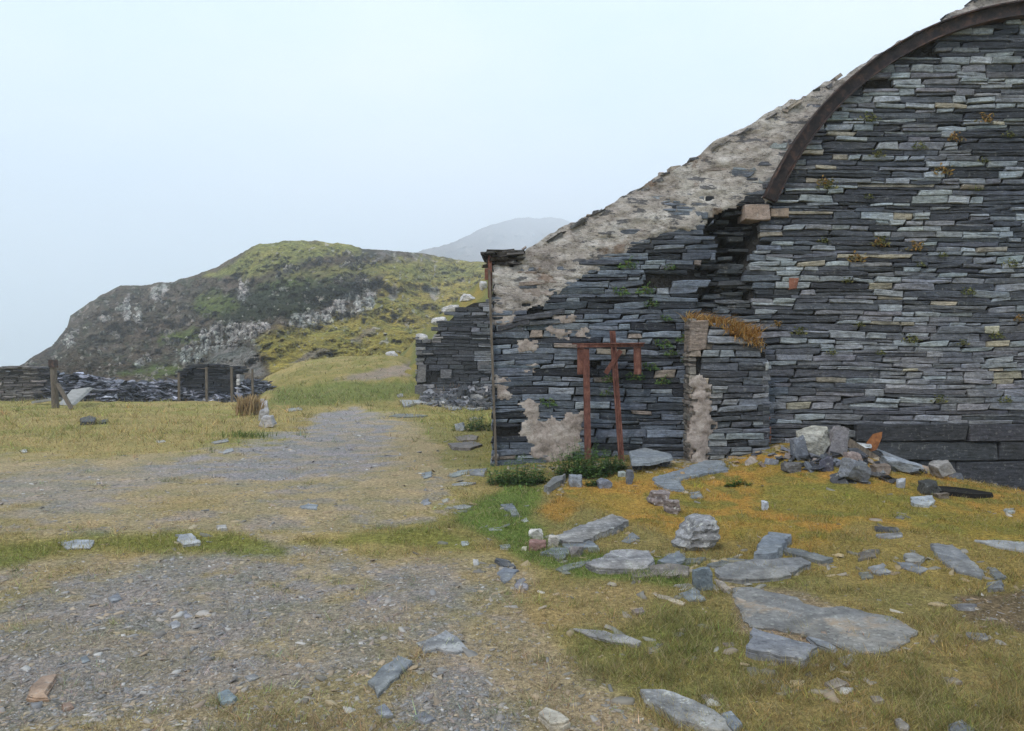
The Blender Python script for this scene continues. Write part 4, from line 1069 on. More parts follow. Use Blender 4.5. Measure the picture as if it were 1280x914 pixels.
def zb(*p): return [(880 + x / 2.7375, 580 + y / 2.7375) for x, y in p]
def zl(*p): return [(x / 2.7375, 580 + y / 2.7375) for x, y in p]
def zm(*p): return [(400 + x / 3.2, 650 + y / 3.2) for x, y in p]
def zc(*p): return [(560 + x / 3.762, 580 + y / 3.762) for x, y in p]
def ze(*p): return [(380 + x / 4, 440 + y / 4) for x, y in p]

GREY = (.21, .225, .245); BLUE = (.20, .235, .275); DARK = (.09, .097, .11); PALE = (.36, .37, .37); TAN = (.36, .29, .21); LICH = (.27, .265, .26); PINK = (.33, .25, .22)
def build_slates():
    # right foreground
    slab(zb((100, 420), (160, 418), (230, 437), (320, 455), (345, 478), (400, 492), (470, 485), (560, 510), (640, 522), (690, 548), (728, 568), (700, 600), (620, 637), (520, 640), (445, 612), (340, 578), (240, 562), (160, 553), (112, 480)), 'huge flat grey slab half sunk in the turf, largest of the ground slabs', (.23, .225, .21), .02, material=M['sunken'])
    slab(zb((167, 558), (388, 622), (342, 667), (143, 627)), 'clean rectangular blue slate against the lower edge of the huge sunken slab', (.235, .245, .27), .075, lift=.01)
    slab(zb((352, 588), (395, 598), (452, 625), (440, 636), (385, 615)), 'narrow grey sliver between the rectangular slate and the huge sunken slab', GREY, .04)
    slab(zb((35, 360), (100, 338), (170, 324), (330, 318), (367, 335), (320, 360), (268, 386), (130, 394), (50, 386)), 'broad pale slab lying just above the huge sunken slab', (.27, .27, .265), .06)
    slab(zb((220, 231), (299, 240), (268, 275), (240, 303), (172, 304), (185, 272)), 'smooth upright leaning blue slab behind the broad pale slab', BLUE, .06, lift=.05)
    slab(zb((262, 284), (330, 290), (442, 320), (405, 332), (335, 312), (272, 297)), 'thin dark slate blade pointing right beside the leaning blue slab', (.15, .165, .17), .05)
    slab(zb((775, 270), (852, 276), (905, 318), (957, 362), (950, 384), (865, 362), (805, 322)), 'long tapering grey slab sloping down to the right on the mossy turf', (.24, .25, .26), .055)
    slab(zb((925, 258), (1000, 260), (1095, 266), (1250, 280), (1240, 300), (1095, 297), (1010, 282)), 'flat pale slab cut by the right edge of the photo', PALE, .03)
    slab(zb((970, 350), (1005, 358), (1026, 388), (995, 393)), 'small dark slate below the tapering slab, upper of two', (.17, .19, .2), .03)
    slab(zb((968, 405), (1018, 396), (1026, 424), (975, 426)), 'small grey slate below the tapering slab, lower of two', GREY, .03)
    slab(zb((584, 211), (664, 217), (668, 229), (590, 223)), 'thin dark slate strip in the orange moss, over a pale one', DARK, .03)
    slab(zb((588, 240), (676, 232), (680, 246), (640, 252), (600, 250)), 'pale flat slate just below the thin dark strip in the moss', (.32, .32, .33), .02)
    slab(zb((528, 302), (566, 290), (602, 291), (590, 316), (527, 326)), 'brownish flat stone right of the dark slate blade', (.22, .19, .16), .04)
    slab(zb((686, 305), (715, 303), (757, 317), (742, 334), (688, 328)), 'lichened slate lump, upper of a stacked pair in the turf', (.3, .3, .28), .06)
    slab(zb((658, 335), (710, 338), (768, 358), (742, 374), (672, 352)), 'thin slate under the lichened lump, lower of a stacked pair', GREY, .03)
    slab(zb((560, 352), (612, 338), (642, 368), (600, 376), (575, 370)), 'rounded pale slate left of the stacked pair in the turf', (.3, .31, .32), .03)
    slab(zb((530, 370), (572, 366), (578, 386), (540, 392)), 'small greenish slate below the rounded pale slate', (.2, .21, .18), .025)
    slab(zb((705, 112), (782, 107), (788, 128), (770, 142), (716, 134)), 'pale blue stone in front of the dark burrow', (.36, .4, .43), .06)
    ground_rock(1128, 611, 11, 12, 'small pointed pale stone on the moss left of the burrow', (.4, .42, .45))
    ground_rock(957, 638, 9, 11, 'tiny pale blue stone alone in the orange moss', (.42, .45, .5))
    slab(zb((1030, 152), (1060, 150), (1062, 164), (1034, 166)), 'tiny pale green stone far right below the burrow', (.36, .4, .38), .02)
    slab(zb((660, 172), (690, 178), (680, 188), (655, 184)), 'small grey chip in the moss above the thin dark strip', GREY, .015)
    slab(zb((895, 574), (965, 580), (976, 598), (950, 602), (905, 594)), 'flat grey chip on the bare soil at far right', (.26, .25, .25), .02)
    slab(zb((850, 480), (930, 478), (920, 498), (870, 495)), 'grey slate half buried in the bare soil patch at right', (.24, .23, .23), .02)
    slab(zb((412, 746), (455, 731), (497, 748), (440, 770)), 'tan triangular chip below the huge sunken slab', TAN, .025)
    slab(zb((230, 764), (290, 763), (342, 772), (300, 784), (262, 780)), 'long tan flake left of the tan triangular chip', (.38, .34, .26), .015)
    slab(zb((182, 738), (250, 734), (260, 748), (200, 752)), 'greenish flake just above the long tan flake', (.27, .27, .22), .012)
    slab(zb((455, 665), (508, 648), (514, 668), (488, 692)), 'grey wedge shaped chip below the tip of the huge slab', (.3, .29, .28), .03)
    slab(zb((342, 682), (392, 682), (396, 692), (350, 692)), 'small pinkish chip below the rectangular slate', PINK, .015)
    slab(zb((568, 794), (600, 792), (618, 808), (585, 815)), 'tan chip near the lower edge, right of the tan triangle', TAN, .02)
    slab(zb((652, 872), (672, 868), (702, 892), (694, 911), (670, 904)), 'grey brown chip at the bottom edge of the right turf', (.3, .26, .21), .02)
    slab(zb((838, 890), (882, 874), (926, 904), (920, 925), (845, 925)), 'grey stone cut by the bottom edge at right', GREY, .04)
    slab(zb((815, 728), (860, 730), (885, 744), (840, 748)), 'pale brown flake in the turf below the bare soil', TAN, .012)
    slab(zb((770, 595), (800, 604), (785, 612)), 'small chip in the turf right of the huge slab tip', (.3, .25, .2), .012)
    slab(zb((62, 612), (100, 610), (106, 622), (75, 626)), 'pinkish flake left of the rectangular slate', PINK, .012)
    slab([(800, 861), (830, 861), (868, 874), (893, 886), (908, 898), (916, 914), (880, 908), (835, 890), (808, 873)], 'long grey slab pointing at the bottom edge of the photo', (.3, .3, .29), .06, material=M['lichened'])
    slab([(901, 891), (914, 888), (928, 903), (917, 913), (908, 904)], 'small square blue block touching the long slab at the bottom', BLUE, .05)
    slab([(876, 868), (890, 867), (900, 876), (884, 879)], 'tan chip just above the long slab at the bottom', TAN, .02)
    slab([(716, 785), (745, 787), (790, 796), (802, 801), (798, 806), (765, 801), (735, 793)], 'long thin grey blade alone in the short turf', (.3, .29, .28), .03)
    slab([(815, 741), (836, 745), (857, 753), (854, 756), (822, 747)], 'thin pale tan splinter in the turf above the grey blade', (.45, .37, .25), .015)
    slab([(849, 741), (868, 735), (881, 748), (862, 750)], 'small blue triangular slate beside the tan splinter', (.28, .33, .36), .02)
    slab([(843, 731), (860, 729), (873, 733), (866, 737)], 'thin pale flake above the blue triangular slate', (.36, .36, .32), .012)
    slab([(893, 723), (900, 725), (914, 735), (905, 737)], 'pale tan stone at the left tip of the huge sunken slab', (.48, .4, .32), .03)
    ground_rock(880, 738, 24, 25, 'dark blue upright chunk left of the broad pale slab', (.16, .19, .21), d=.13)
    slab([(883, 706), (912, 697), (945, 700), (905, 708)], 'low grey slate touching the broad pale slab on its left', (.22, .24, .23), .03)
    slab([(789, 762), (803, 759), (806, 764), (795, 767)], 'pinkish pebble in the turf right of centre', PINK, .025)
    slab([(810, 809), (822, 808), (824, 815), (812, 815)], 'pale chip below the long thin blade', (.36, .33, .28), .015)
    slab([(848, 786), (856, 785), (858, 789), (850, 790)], 'tiny tan chip beside the right end of the blade', TAN, .015)
    # the pile in the middle
    slab([(694, 671), (715, 661), (740, 651), (765, 642), (786, 650), (772, 658), (745, 668), (729, 676), (704, 676)], 'large lichened slab with a pointed right end in the middle of the grass', LICH, .06, material=M['lichened'], lift=.02)
    slab([(704, 678), (735, 674), (748, 682), (722, 685), (705, 684)], 'smooth blue slate tucked under the lichened slab', BLUE, .05)
    slab([(675, 690), (690, 684), (712, 685), (711, 692), (695, 694)], 'blue slate in the pile, left of the tucked slate', (.22, .26, .29), .04)
    slab([(691, 690), (709, 691), (706, 698), (694, 698)], 'small dark blue slate at the front of the pile', (.15, .175, .2), .04)
    ground_rock(672, 688, 23, 11, 'reddish brown rounded stone at the left of the pile', (.24, .14, .12))
    ground_rock(670, 674, 19, 11, 'whitish stone at the back left of the pile', (.5, .48, .44))
    ground_rock(692, 684, 17, 13, 'white weathered stone in the middle of the pile', (.46, .43, .39))
    ground_rock(721, 697, 19, 12, 'two toned brown and blue stone at the front of the pile', (.2, .18, .175))
    ground_rock(743, 692, 15, 8, 'pale rounded stone at the right of the pile', (.35, .37, .34))
    ground_rock(655, 688, 8, 4, 'tiny white stone left of the pile', (.6, .57, .45))
    slab([(694, 711), (712, 704), (738, 699), (730, 706), (702, 714)], 'grey green slate pointing left below the pile', (.24, .27, .25), .03)
    slab([(732, 703), (752, 696), (762, 688), (785, 686), (812, 688), (818, 700), (806, 710), (782, 710), (748, 709)], 'rough layered slab crusted with lichen in the middle of the grass', (.33, .32, .32), .08, material=M['lichened'])
    slab([(788, 715), (815, 706), (845, 704), (862, 708), (860, 718), (815, 719), (792, 722)], 'thin brownish slab in front of the rough layered slab', (.3, .25, .21), .04)
    slab([(822, 700), (838, 692), (850, 688), (857, 698), (845, 704), (830, 703)], 'blue slate with a raised corner under the layered boulder', BLUE, .05)
    slab([(853, 698), (882, 696), (874, 703), (858, 704)], 'thin green slate right of the blue slate under the boulder', (.22, .25, .23), .03)
    slab([(776, 676), (790, 665), (800, 672), (788, 679)], 'small blue slate right of the lichened slab', (.25, .28, .3), .02)
    ground_rock(878, 690, 72, 37, 'big layered boulder with pale lichen on the orange moss', (.24, .24, .245), 'boulder', 'boulder', d=.5, layers=6, material=M['lichened'], cuts=14, sub=4, box=.6, taper=.3)
    ground_rock(826, 633, 28, 16, 'rough brown layered stone above the big boulder, left half of a pair', (.24, .2, .19), d=.25, layers=3, material=M['lichened'])
    ground_rock(842, 643, 21, 16, 'rough brown layered stone above the big boulder, right half of a pair', (.25, .21, .2), d=.22, layers=3, material=M['lichened'])
    # below the wall
    slab([(816, 596), (845, 588), (880, 577), (904, 574), (910, 587), (880, 592), (848, 600), (856, 612), (835, 611), (818, 603)], 'large pale blue slab on the moss at the foot of the plastered stub', (.27, .32, .37), .05)
    slab([(787, 564), (806, 559), (839, 568), (841, 572), (812, 577), (790, 580)], 'thick tilted blue slab propped up under the wall, dark hollow beneath it', (.31, .36, .41), .07, lift=.10, hollow=True)
    ground_rock(797, 588, 14, 11, 'dark stone propping the left end of the tilted blue slab', (.08, .085, .095), d=.2)
    ground_rock(832, 583, 13, 10, 'dark stone propping the right end of the tilted blue slab', (.08, .085, .095), d=.2)
    ground_rock(720, 609, 18, 14, 'rounded blue grey stone below the leafy plant', (.25, .27, .3))
    ground_rock(756, 611, 19, 11, 'dark slate lump right of the rounded stone below the plant', (.16, .17, .2))
    slab([(680, 607), (692, 596), (707, 592), (702, 600), (685, 609)], 'leaning grey slate left of the rounded stone under the wall', (.24, .25, .25), .05, lift=.05)
    ground_rock(788, 606, 10, 17, 'narrow upright dark chunk left of the large pale blue slab', (.13, .14, .16), d=.12)
    ground_rock(778, 597, 11, 7, 'small pale stone beside the narrow upright chunk', (.34, .38, .36))
    slab([(862, 615), (874, 613), (877, 621), (866, 622)], 'small blue chip in the moss below the large pale blue slab', (.26, .3, .33), .03)
    slab([(625, 630), (641, 629), (650, 643), (642, 644)], 'dark blue slate on green turf left of the mossy ground', (.2, .23, .26), .03)
    slab([(651, 650), (658, 647), (661, 651), (655, 653)], 'small pale pebble beside the dark blue slate', (.36, .38, .38), .02)
    slab([(609, 660), (626, 659), (628, 663), (612, 663)], 'thin pale slate flake on the green turf above the gravel', (.36, .39, .38), .012)
    slab([(625, 681), (636, 680), (638, 684), (628, 685)], 'small blue flake on the turf left of the pile', (.34, .38, .38), .012)
    slab([(576, 677), (584, 676), (586, 681), (578, 682)], 'pale flake on the green turf above the gravel, far left of the pile', (.33, .38, .38), .012)
    slab([(620, 697), (633, 699), (645, 708), (628, 707)], 'dark slate shard on the edge of the gravel', DARK, .03)
    slab([(622, 715), (630, 709), (648, 712), (640, 720), (630, 727)], 'blue slate shard in front of the dark shard on the gravel', (.25, .28, .33), .02)
    slab([(645, 725), (655, 722), (659, 735), (645, 736)], 'mauve slate flake in the gravel right of the blue shard', (.26, .25, .28), .01)
    ground_rock(595, 707, 8, 7, 'tiny white stone on the gravel left of the dark shard', (.6, .6, .6))
    # left of the mill corner
    slab(ze((718, 615), (770, 592), (822, 588), (826, 604), (740, 622)), 'pale green slate blade beside the mill corner', (.32, .37, .36), .03)
    slab(ze((820, 588), (916, 580), (900, 618), (832, 612)), 'grey slate between the blade and the mill corner', GREY, .04)
    slab(ze((738, 660), (800, 648), (862, 652), (805, 668), (745, 670)), 'flat pale slate in the turf below the green blade', (.32, .33, .32), .02)
    slab(ze((588, 605), (640, 595), (638, 622), (598, 632)), 'blue flat slate at the edge of the trodden ground', (.3, .35, .38), .02)
    slab(ze((745, 770), (800, 762), (848, 766), (830, 776), (770, 785)), 'thin pale slate on the turf left of the dark blue slate', (.32, .34, .34), .02)
    slab(ze((592, 740), (620, 732), (635, 760), (596, 768)), 'grey blue flake in the trodden ground below the mill corner', (.28, .29, .33), .02)
    slab(ze((690, 738), (716, 732), (720, 746), (696, 752)), 'small cream chip near the thin pale slate', (.5, .47, .38), .02)
    slab(ze((424, 320), (462, 309), (540, 308), (622, 316), (600, 322), (470, 325)), 'long thin slate lying on the grass beside the path', (.2, .22, .2), .05)
    slab(ze((720, 455), (790, 450), (850, 447), (892, 460), (832, 480), (745, 478)), 'thick dark slab with a brown edge left of the mill corner', (.2, .18, .17), .08)
    slab(ze((756, 424), (830, 412), (868, 420), (862, 440), (780, 442)), 'brownish flat stone behind the thick dark slab', (.24, .2, .17), .06)
    slab(ze((480, 240), (560, 238), (632, 234), (634, 258), (560, 256), (502, 271)), 'long pale slab by the shed corner', (.42, .43, .43), .09)
    slab(ze((640, 252), (700, 250), (790, 280), (740, 290), (700, 272)), 'pale slab in front of the shed rubble, left of two', (.35, .36, .37), .08)
    slab(ze((790, 272), (860, 262), (935, 258), (930, 274), (830, 288)), 'pale slab in front of the shed rubble, right of two', (.34, .35, .37), .08)
    slab(ze((812, 335), (870, 322), (884, 330), (830, 346)), 'grey slate among weeds left of the mill wall', GREY, .05)
    ground_rock(575, 539, 14, 10, 'pale blue stone among the weeds left of the mill wall', (.33, .36, .4))
    slab(ze((464, 212), (495, 206), (497, 222), (470, 224)), 'pale stone on the grass left of the long pale slab', (.4, .4, .38), .06)
    # path and left foreground
    slab([(76, 679), (95, 674), (118, 675), (112, 685), (84, 685)], 'flat pale blue slate at the left end of the green strip', (.36, .39, .43), .04)
    slab([(219, 668), (240, 666), (251, 678), (229, 681)], 'squarish pale slate in the middle of the green strip', (.37, .39, .41), .05)
    slab([(375, 632), (385, 629), (398, 631), (396, 636), (378, 635)], 'thin blue slate on the trodden ground above the green strip', (.26, .3, .34), .025)
    slab([(271, 657), (282, 655), (284, 660), (273, 661)], 'small white stone above the green strip', (.5, .47, .43), .03)
    slab([(459, 851), (478, 832), (497, 818), (516, 826), (498, 845), (472, 867), (468, 858)], 'clean blue grey slate lying at an angle in the near gravel', (.25, .275, .29), .035)
    slab([(520, 803), (540, 796), (557, 787), (572, 795), (586, 811), (570, 815), (548, 810), (530, 814)], 'mottled pale slate sunk in the near gravel, right of the angled one', (.29, .295, .3), .018, material=M['lichened'])
    slab([(673, 891), (682, 884), (700, 890), (712, 899), (704, 903), (688, 904)], 'cream coloured stone at the bottom of the gravel', (.5, .44, .33), .05)
    slab([(35, 869), (39, 856), (52, 845), (72, 842), (66, 852), (60, 872), (45, 872)], 'orange tan stone in the near gravel at far left', (.5, .31, .18), .035)
    slab([(272, 866), (285, 861), (296, 871), (290, 876), (276, 877)], 'small blue slate in the near gravel', (.22, .29, .32), .025)
    slab([(78, 880), (88, 877), (92, 883), (80, 886)], 'reddish pebble below the orange tan stone', (.4, .24, .15), .02)
    slab([(517, 895), (530, 889), (545, 898), (530, 903)], 'grey flake in the gravel at the bottom left of the cream stone', (.27, .28, .31), .012)
    slab([(469, 884), (480, 880), (490, 893), (478, 895)], 'blue grey flake in the gravel left of the grey flake', (.25, .27, .31), .01)
    slab([(226, 765), (236, 760), (242, 770), (232, 774)], 'mauve flake in the middle of the near gravel', (.3, .3, .34), .012)
    slab([(212, 779), (220, 775), (225, 783), (215, 786)], 'pale flake below the mauve flake', (.36, .36, .38), .012)
    slab([(135, 747), (148, 741), (152, 748), (140, 752)], 'blue flake in the gravel at left', (.27, .29, .33), .012)
    slab([(305, 846), (318, 842), (326, 846), (312, 851)], 'long pale flake above the small blue slate', (.36, .36, .36), .01)
    slab([(100, 822), (108, 819), (113, 826), (103, 829)], 'small slate flake right of the orange tan stone', (.24, .28, .31), .012)
    # pasture on the left
    slab([(100, 523), (112, 519), (120, 522), (118, 527), (101, 527)], 'dark slate block lying in the pasture', (.045, .048, .055), .16)
    slab([(118, 527), (134, 523), (136, 527), (124, 529)], 'low dark slate touching the dark block in the pasture', (.06, .063, .07), .07)
    slab([(265, 552), (285, 548), (286, 551), (268, 555)], 'pale slate on the edge of the pasture', (.33, .33, .33), .03)
    slab([(273, 565), (290, 560), (293, 563), (280, 567)], 'pale flat slate at the top edge of the gravel path', (.34, .35, .37), .03)
    slab([(25, 563), (32, 561), (34, 564), (28, 566)], 'small white stone in the pasture at far left', (.5, .5, .47), .03)
    slab([(195, 551), (206, 550), (207, 552), (197, 553)], 'pale flake in the middle of the pasture', (.4, .39, .34), .02)
    slab([(356, 511), (376, 509), (378, 512), (360, 514)], 'pale slate on the green bank beside the kerb stones', (.36, .39, .38), .05)
    # white kerb stones
    for i, (px, py, w, h, lab) in enumerate(((331, 535, 22, 14, 'whitish kerb stone, nearest and largest of the row by the path'), (328, 526, 15, 15, 'whitish kerb stone, second nearest of the row by the path'), (327, 515, 13, 13, 'whitish kerb stone, second farthest of the row by the path'), (326, 507, 9, 8, 'whitish kerb stone, farthest and smallest of the row by the path'))):
        ground_rock(px, py, w, h, lab, (.40, .385, .385), 'kerb_stone', 'kerb stone', d=.55, group='row of whitish kerb stones', cuts=4, rot=(0, .0, .1 * i), taper=.38)
    # rubble against the right of the wall
    G = 'fallen stones against the gable wall'
    ground_rock(1022, 573, 45, 36, 'big rounded boulder speckled with lichen against the gable wall', (.33, .32, .28), 'boulder', 'boulder', d=.4, material=M['lichened'], group=G, cuts=14, sub=4, box=.7)
    ground_rock(1049, 570, 25, 36, 'tall mauve grey slab standing beside the speckled boulder', (.24, .23, .245), d=.15, rot=(0, .15, 0), group=G, cuts=8)
    ground_rock(1001, 577, 20, 30, 'dark blue slab leaning on the left of the speckled boulder', (.15, .165, .195), d=.15, rot=(0, -.15, 0), group=G, cuts=8)
    ground_rock(993, 591, 24, 12, 'low dark stone on the moss below the leaning blue slab', (.13, .125, .125), group=G)
    ground_rock(1036, 589, 20, 17, 'blackish blue block below the speckled boulder', (.1, .1, .13), group=G)
    ground_rock(1075, 606, 40, 23, 'dark angular rock below the timber', (.17, .18, .2), d=.3, rot=(0, .35, .2), group=G)
    ground_rock(1182, 600, 26, 22, 'grey tilted stone at the wall foot above the burrow', (.26, .25, .24), d=.2, rot=(0, -.5, 0), group=G)
    ground_rock(1166, 619, 26, 15, 'black stone at the left mouth of the burrow', (.06, .062, .06), d=.3, group=G)
    ground_rock(1180, 624, 20, 7, 'brown stone at the lower lip of the burrow', (.2, .17, .14), d=.15, group=G)
    ground_rock(1105, 596, 22, 14, 'brown earthy stone between the dark rock and the blue slab', (.2, .16, .13), d=.2, group=G)
    ground_rock(1070, 580, 20, 14, 'pinkish stone beside the tall mauve slab', (.3, .24, .22), d=.2, group=G)
    # small broken slates tangled among them
    mb = MB(); rs = np.random.default_rng(31)
    for _ in range(150):
        px = rs.normal(1065, 48); py = rs.uniform(556, 604) if px > 1040 else rs.uniform(562, 588)
        p = at(px, py)
        if p[1] > 11.75: p[1] = 11.7
        L, w_, h = rs.uniform(.06, .3), rs.uniform(.05, .18), rs.uniform(.01, .045)
        e = Euler((rs.normal(0, .45), rs.normal(0, .4), rs.uniform(0, 3.1))).to_matrix()
        c = (.06, .064, .075) if rs.random() < .5 else ((.145, .155, .175) if rs.random() < .7 else (.24, .2, .175))
        zz = float(gz(p[0], p[1], False)) + rs.uniform(0, .05) * float(sst(8.5, 11.2, p[1]))
        mb.add([Vector((p[0], p[1], zz)) + e @ Vector((a * rs.uniform(.6, 1.2), b * rs.uniform(.6, 1.2), d)) for a, b, d in box_pts(-L / 2, L / 2, -w_ / 2, w_ / 2, -h / 2, h / 2)], BOXF, pal(rs, c, .22))
    tag(mb.build('slate_debris', M['slab']), 'small broken slates tangled among the boulders at the foot of the gable', 'debris', kind='stuff')
    # long pale blue slabs fallen from the wall
    for (p0, p1, w_, t_, lab, c) in (((1092, 560), (1166, 588), .28, .06, 'long pale blue slab sloping down from the timber', (.3, .33, .37)), ((1060, 552), (1090, 556), .2, .05, 'short white slab behind the timber', (.5, .53, .55))):
        a_ = W(*p0, 11.75); b_ = W(*p1, 11.35); d_ = Vector(b_ - a_); L = d_.length
        rot = d_.to_track_quat('X', 'Z').to_euler()
        o = rock('slate_slab', (0, 0, 0), L, w_, t_, lab, 'slate', c, M['slab'], seed=p0[0], group=G, cuts=6)
        o.rotation_euler = rot; o.location = tuple((a_ + b_) / 2 - np.array([0, 0, t_]))
    ground_rock(1130, 592, 52, 14, 'broken pale blue slate below the long sloping slab', (.29, .32, .36), d=.25, rot=(.1, .2, 0), group=G)

def beam(mb, p0, p1, w, t, col=(.1, .1, .1), up=(0, 1, 0)):
    p0, p1 = Vector(p0), Vector(p1); d = (p1 - p0).normalized(); s = d.cross(Vector(up)).normalized(); u = s.cross(d)
    q = []
    for p in (p0, p1):
        q += [p + s * w / 2 + u * t / 2, p - s * w / 2 + u * t / 2, p - s * w / 2 - u * t / 2, p + s * w / 2 - u * t / 2]
    mb.add(q, [(0, 1, 2, 3), (7, 6, 5, 4), (0, 4, 5, 1), (1, 5, 6, 2), (2, 6, 7, 3), (3, 7, 4, 0)], col)

def build_props():
    # rusty iron frame against the wall
    Yf = 11.62
    P = lambda px, py, dy=0.: Vector(W(px, py, Yf + dy))
    t = thing('rusty_iron_frame', 'rusty angle iron frame with a crossbar and a leaning rail against the slate wall', 'iron frame', tuple(P(735, 568)))
    mb = MB(); beam(mb, P(733, 436, .1), P(735.5, 574), .085, .012); beam(mb, P(729, 436, .14), P(731.5, 574, .04), .012, .085); mb.build('post', M['rust'], t)
    mb = MB(); beam(mb, P(721, 432.5, .1), P(804, 431.5, .1), .05, .07); beam(mb, P(715, 430, .12), P(806, 429, .06), .015, .11); mb.build('crossbar', M['rust'], t)
    mb = MB(); beam(mb, P(726, 434, .1), P(726, 468, .12), .11, .02); mb.build('bracket', M['rust'], t)
    mb = MB(); beam(mb, P(796, 434, .1), P(796.5, 468, .12), .10, .02); beam(mb, P(800.5, 434, .14), P(801, 468, .16), .012, .06); mb.build('bracket', M['rust'], t)
    mb = MB(); beam(mb, P(765.5, 414, .16), P(777, 579, -.12), .075, .03)
    for s_ in (-1, 1): beam(mb, P(765.5 + s_ * 2.7, 414, .14), P(777 + s_ * 2.7, 579, -.14), .018, .06)
    mb.build('leaning_rail', M['rust'], t)
    mb = MB(); beam(mb, P(776, 438, .03), P(757, 467, .06), .07, .02); mb.build('brace', M['rust'], t)
    # debris: timber and rust plate
    mb = MB(); beam(mb, W(1061, 553, 11.55), W(1106, 582, 11.2), .14, .12, (.05, .05, .05), (0, .3, 1))
    tag(mb.build('timber', M['wood']), 'dark old timber lying on the stones at the foot of the gable', 'timber')
    p = [W(1080, 559, 11.5), W(1092, 543, 11.5), W(1103, 540, 11.5), W(1102, 548, 11.48), W(1096, 562, 11.45), W(1086, 566, 11.45)]
    mb = MB(); n_ = len(p); mb.add([tuple(q) for q in p] + [tuple(q + np.array([0, .03, 0])) for q in p], [tuple(range(n_)), tuple(range(2 * n_ - 1, n_ - 1, -1))] + [(i, n_ + i, n_ + (i + 1) % n_, (i + 1) % n_) for i in range(n_)], (.3, .1, .03))
    tag(mb.build('rust_plate', M['orange_rust']), 'bent orange rusty iron plate standing behind the timber', 'iron plate')
    # burrow under the wall: no pit, its shade is a near-black sheet on the ground
    c = at(1193, 617)
    V = []; Fc = []
    n_ = 24
    for k, (rr, dz) in enumerate(((1., .035), (.96, .05), (.75, .03), (.45, .028))):
        for i in range(n_):
            a = 2 * math.pi * i / n_; w_ = 1 + .18 * mnoise.noise(Vector((math.cos(a) * 1.5, math.sin(a) * 1.5, 4)))
            x = c[0] + .42 * rr * w_ * math.cos(a); y = c[1] + .20 * rr * w_ * math.sin(a)
            V.append((x, y, float(gz(x, y)) + dz - (0 if k else .04)))
    for k in range(3):
        for i in range(n_):
            Fc.append((k * n_ + i, k * n_ + (i + 1) % n_, (k + 1) * n_ + (i + 1) % n_, (k + 1) * n_ + i))
    Fc.append(tuple(3 * n_ + i for i in range(n_)))
    me = bpy.data.meshes.new('burrow'); me.from_pydata(V, [], Fc); me.update()
    tag(link('burrow', me, M['burrow']), 'burrow mouth in the moss below the gable wall, its shade painted as a near-black sheet', 'hole')
    # fence
    b0 = at(69, 510)
    t = thing('fence_post', 'thick weathered wooden strainer post with a slanting brace', 'fence post', tuple(b0))
    Yp = b0[1]
    mb = MB()
    nseg = 8; ring = []
    V = []; Fc = []
    for k in range(nseg + 1):
        f = k / nseg; c = W(69.5 - 3.2 * f, 511 - 58 * f, Yp); r = .125 - .02 * f
        for i in range(10):
            a = 2 * math.pi * i / 10; rr = r * (1 + .1 * mnoise.noise(Vector((i, f * 3, 2))))
            V.append((c[0] + rr * math.cos(a), c[1] + rr * math.sin(a), c[2] + (.05 * math.sin(a * 2) if k == nseg else 0)))
    for k in range(nseg):
        for i in range(10): Fc.append((k * 10 + i, k * 10 + (i + 1) % 10, (k + 1) * 10 + (i + 1) % 10, (k + 1) * 10 + i))
    Fc.append(tuple(nseg * 10 + i for i in range(10)))
    me = bpy.data.meshes.new('post'); me.from_pydata(V, [], Fc); me.update(); link('post', me, M['wood'], t)
    mb.add(box_pts(*(lambda q: (q[0] - .09, q[0] + .10, q[1] - .15, q[1] + .13, q[2] - .13, q[2] + .15))(W(66.5, 455, Yp))), BOXF, (.03, .03, .03)); o = mb.build('post_cap', M['rib'], t)
    mb = MB(); beam(mb, W(72, 480, Yp - .1), W(90, 512, Yp - .4), .12, .1); mb.build('brace', M['wood'], t)
    for (px, y0, y1, w_, lab) in ((224, 466, 500, .085, 'thin wooden fence post leftmost of four, in front of the rubble'), (258.5, 459, 497, .09, 'thin wooden fence post before the middle of the short dark wall'), (290, 459, 495, .09, 'thin wooden fence post before the right end of the short dark wall'), (316, 461, 489, .08, 'thin wooden fence post rightmost of four, near the bank')):
        Yq = 32.6
        mb = MB(); b_ = W(px, y1, Yq); tp = W(px - .5, y0, Yq); b_[2] = min(b_[2], float(gz(b_[0], Yq)) - .05)
        beam(mb, b_, tp, w_, w_); tag(mb.build('fence_post', M['wood']), lab, 'fence post', 'thin fence posts by the short wall')
    # leaning pale slab by the post
    p = [W(72, 506, 29.6), W(90, 487, 31.6), W(113, 484, 31.9), W(88, 507, 29.7)]
    mb = MB(); n_ = 4; mb.add([tuple(q) for q in p] + [tuple(q + np.array([.05, .12, -.06])) for q in p], [(0, 3, 2, 1), (4, 5, 6, 7)] + [(i, (i + 1) % 4, 4 + (i + 1) % 4, 4 + i) for i in range(4)], (.3, .3, .3))
    tag(mb.build('concrete_slab', M['concrete']), 'pale flat slab propped on the rubble beside the thick post', 'slab')
    mb = MB(); beam(mb, W(42, 503, 31.5), W(74, 498, 31.5), .1, .3); tag(mb.build('concrete_beam', M['concrete']), 'low pale beam on the ground left of the propped slab', 'slab')

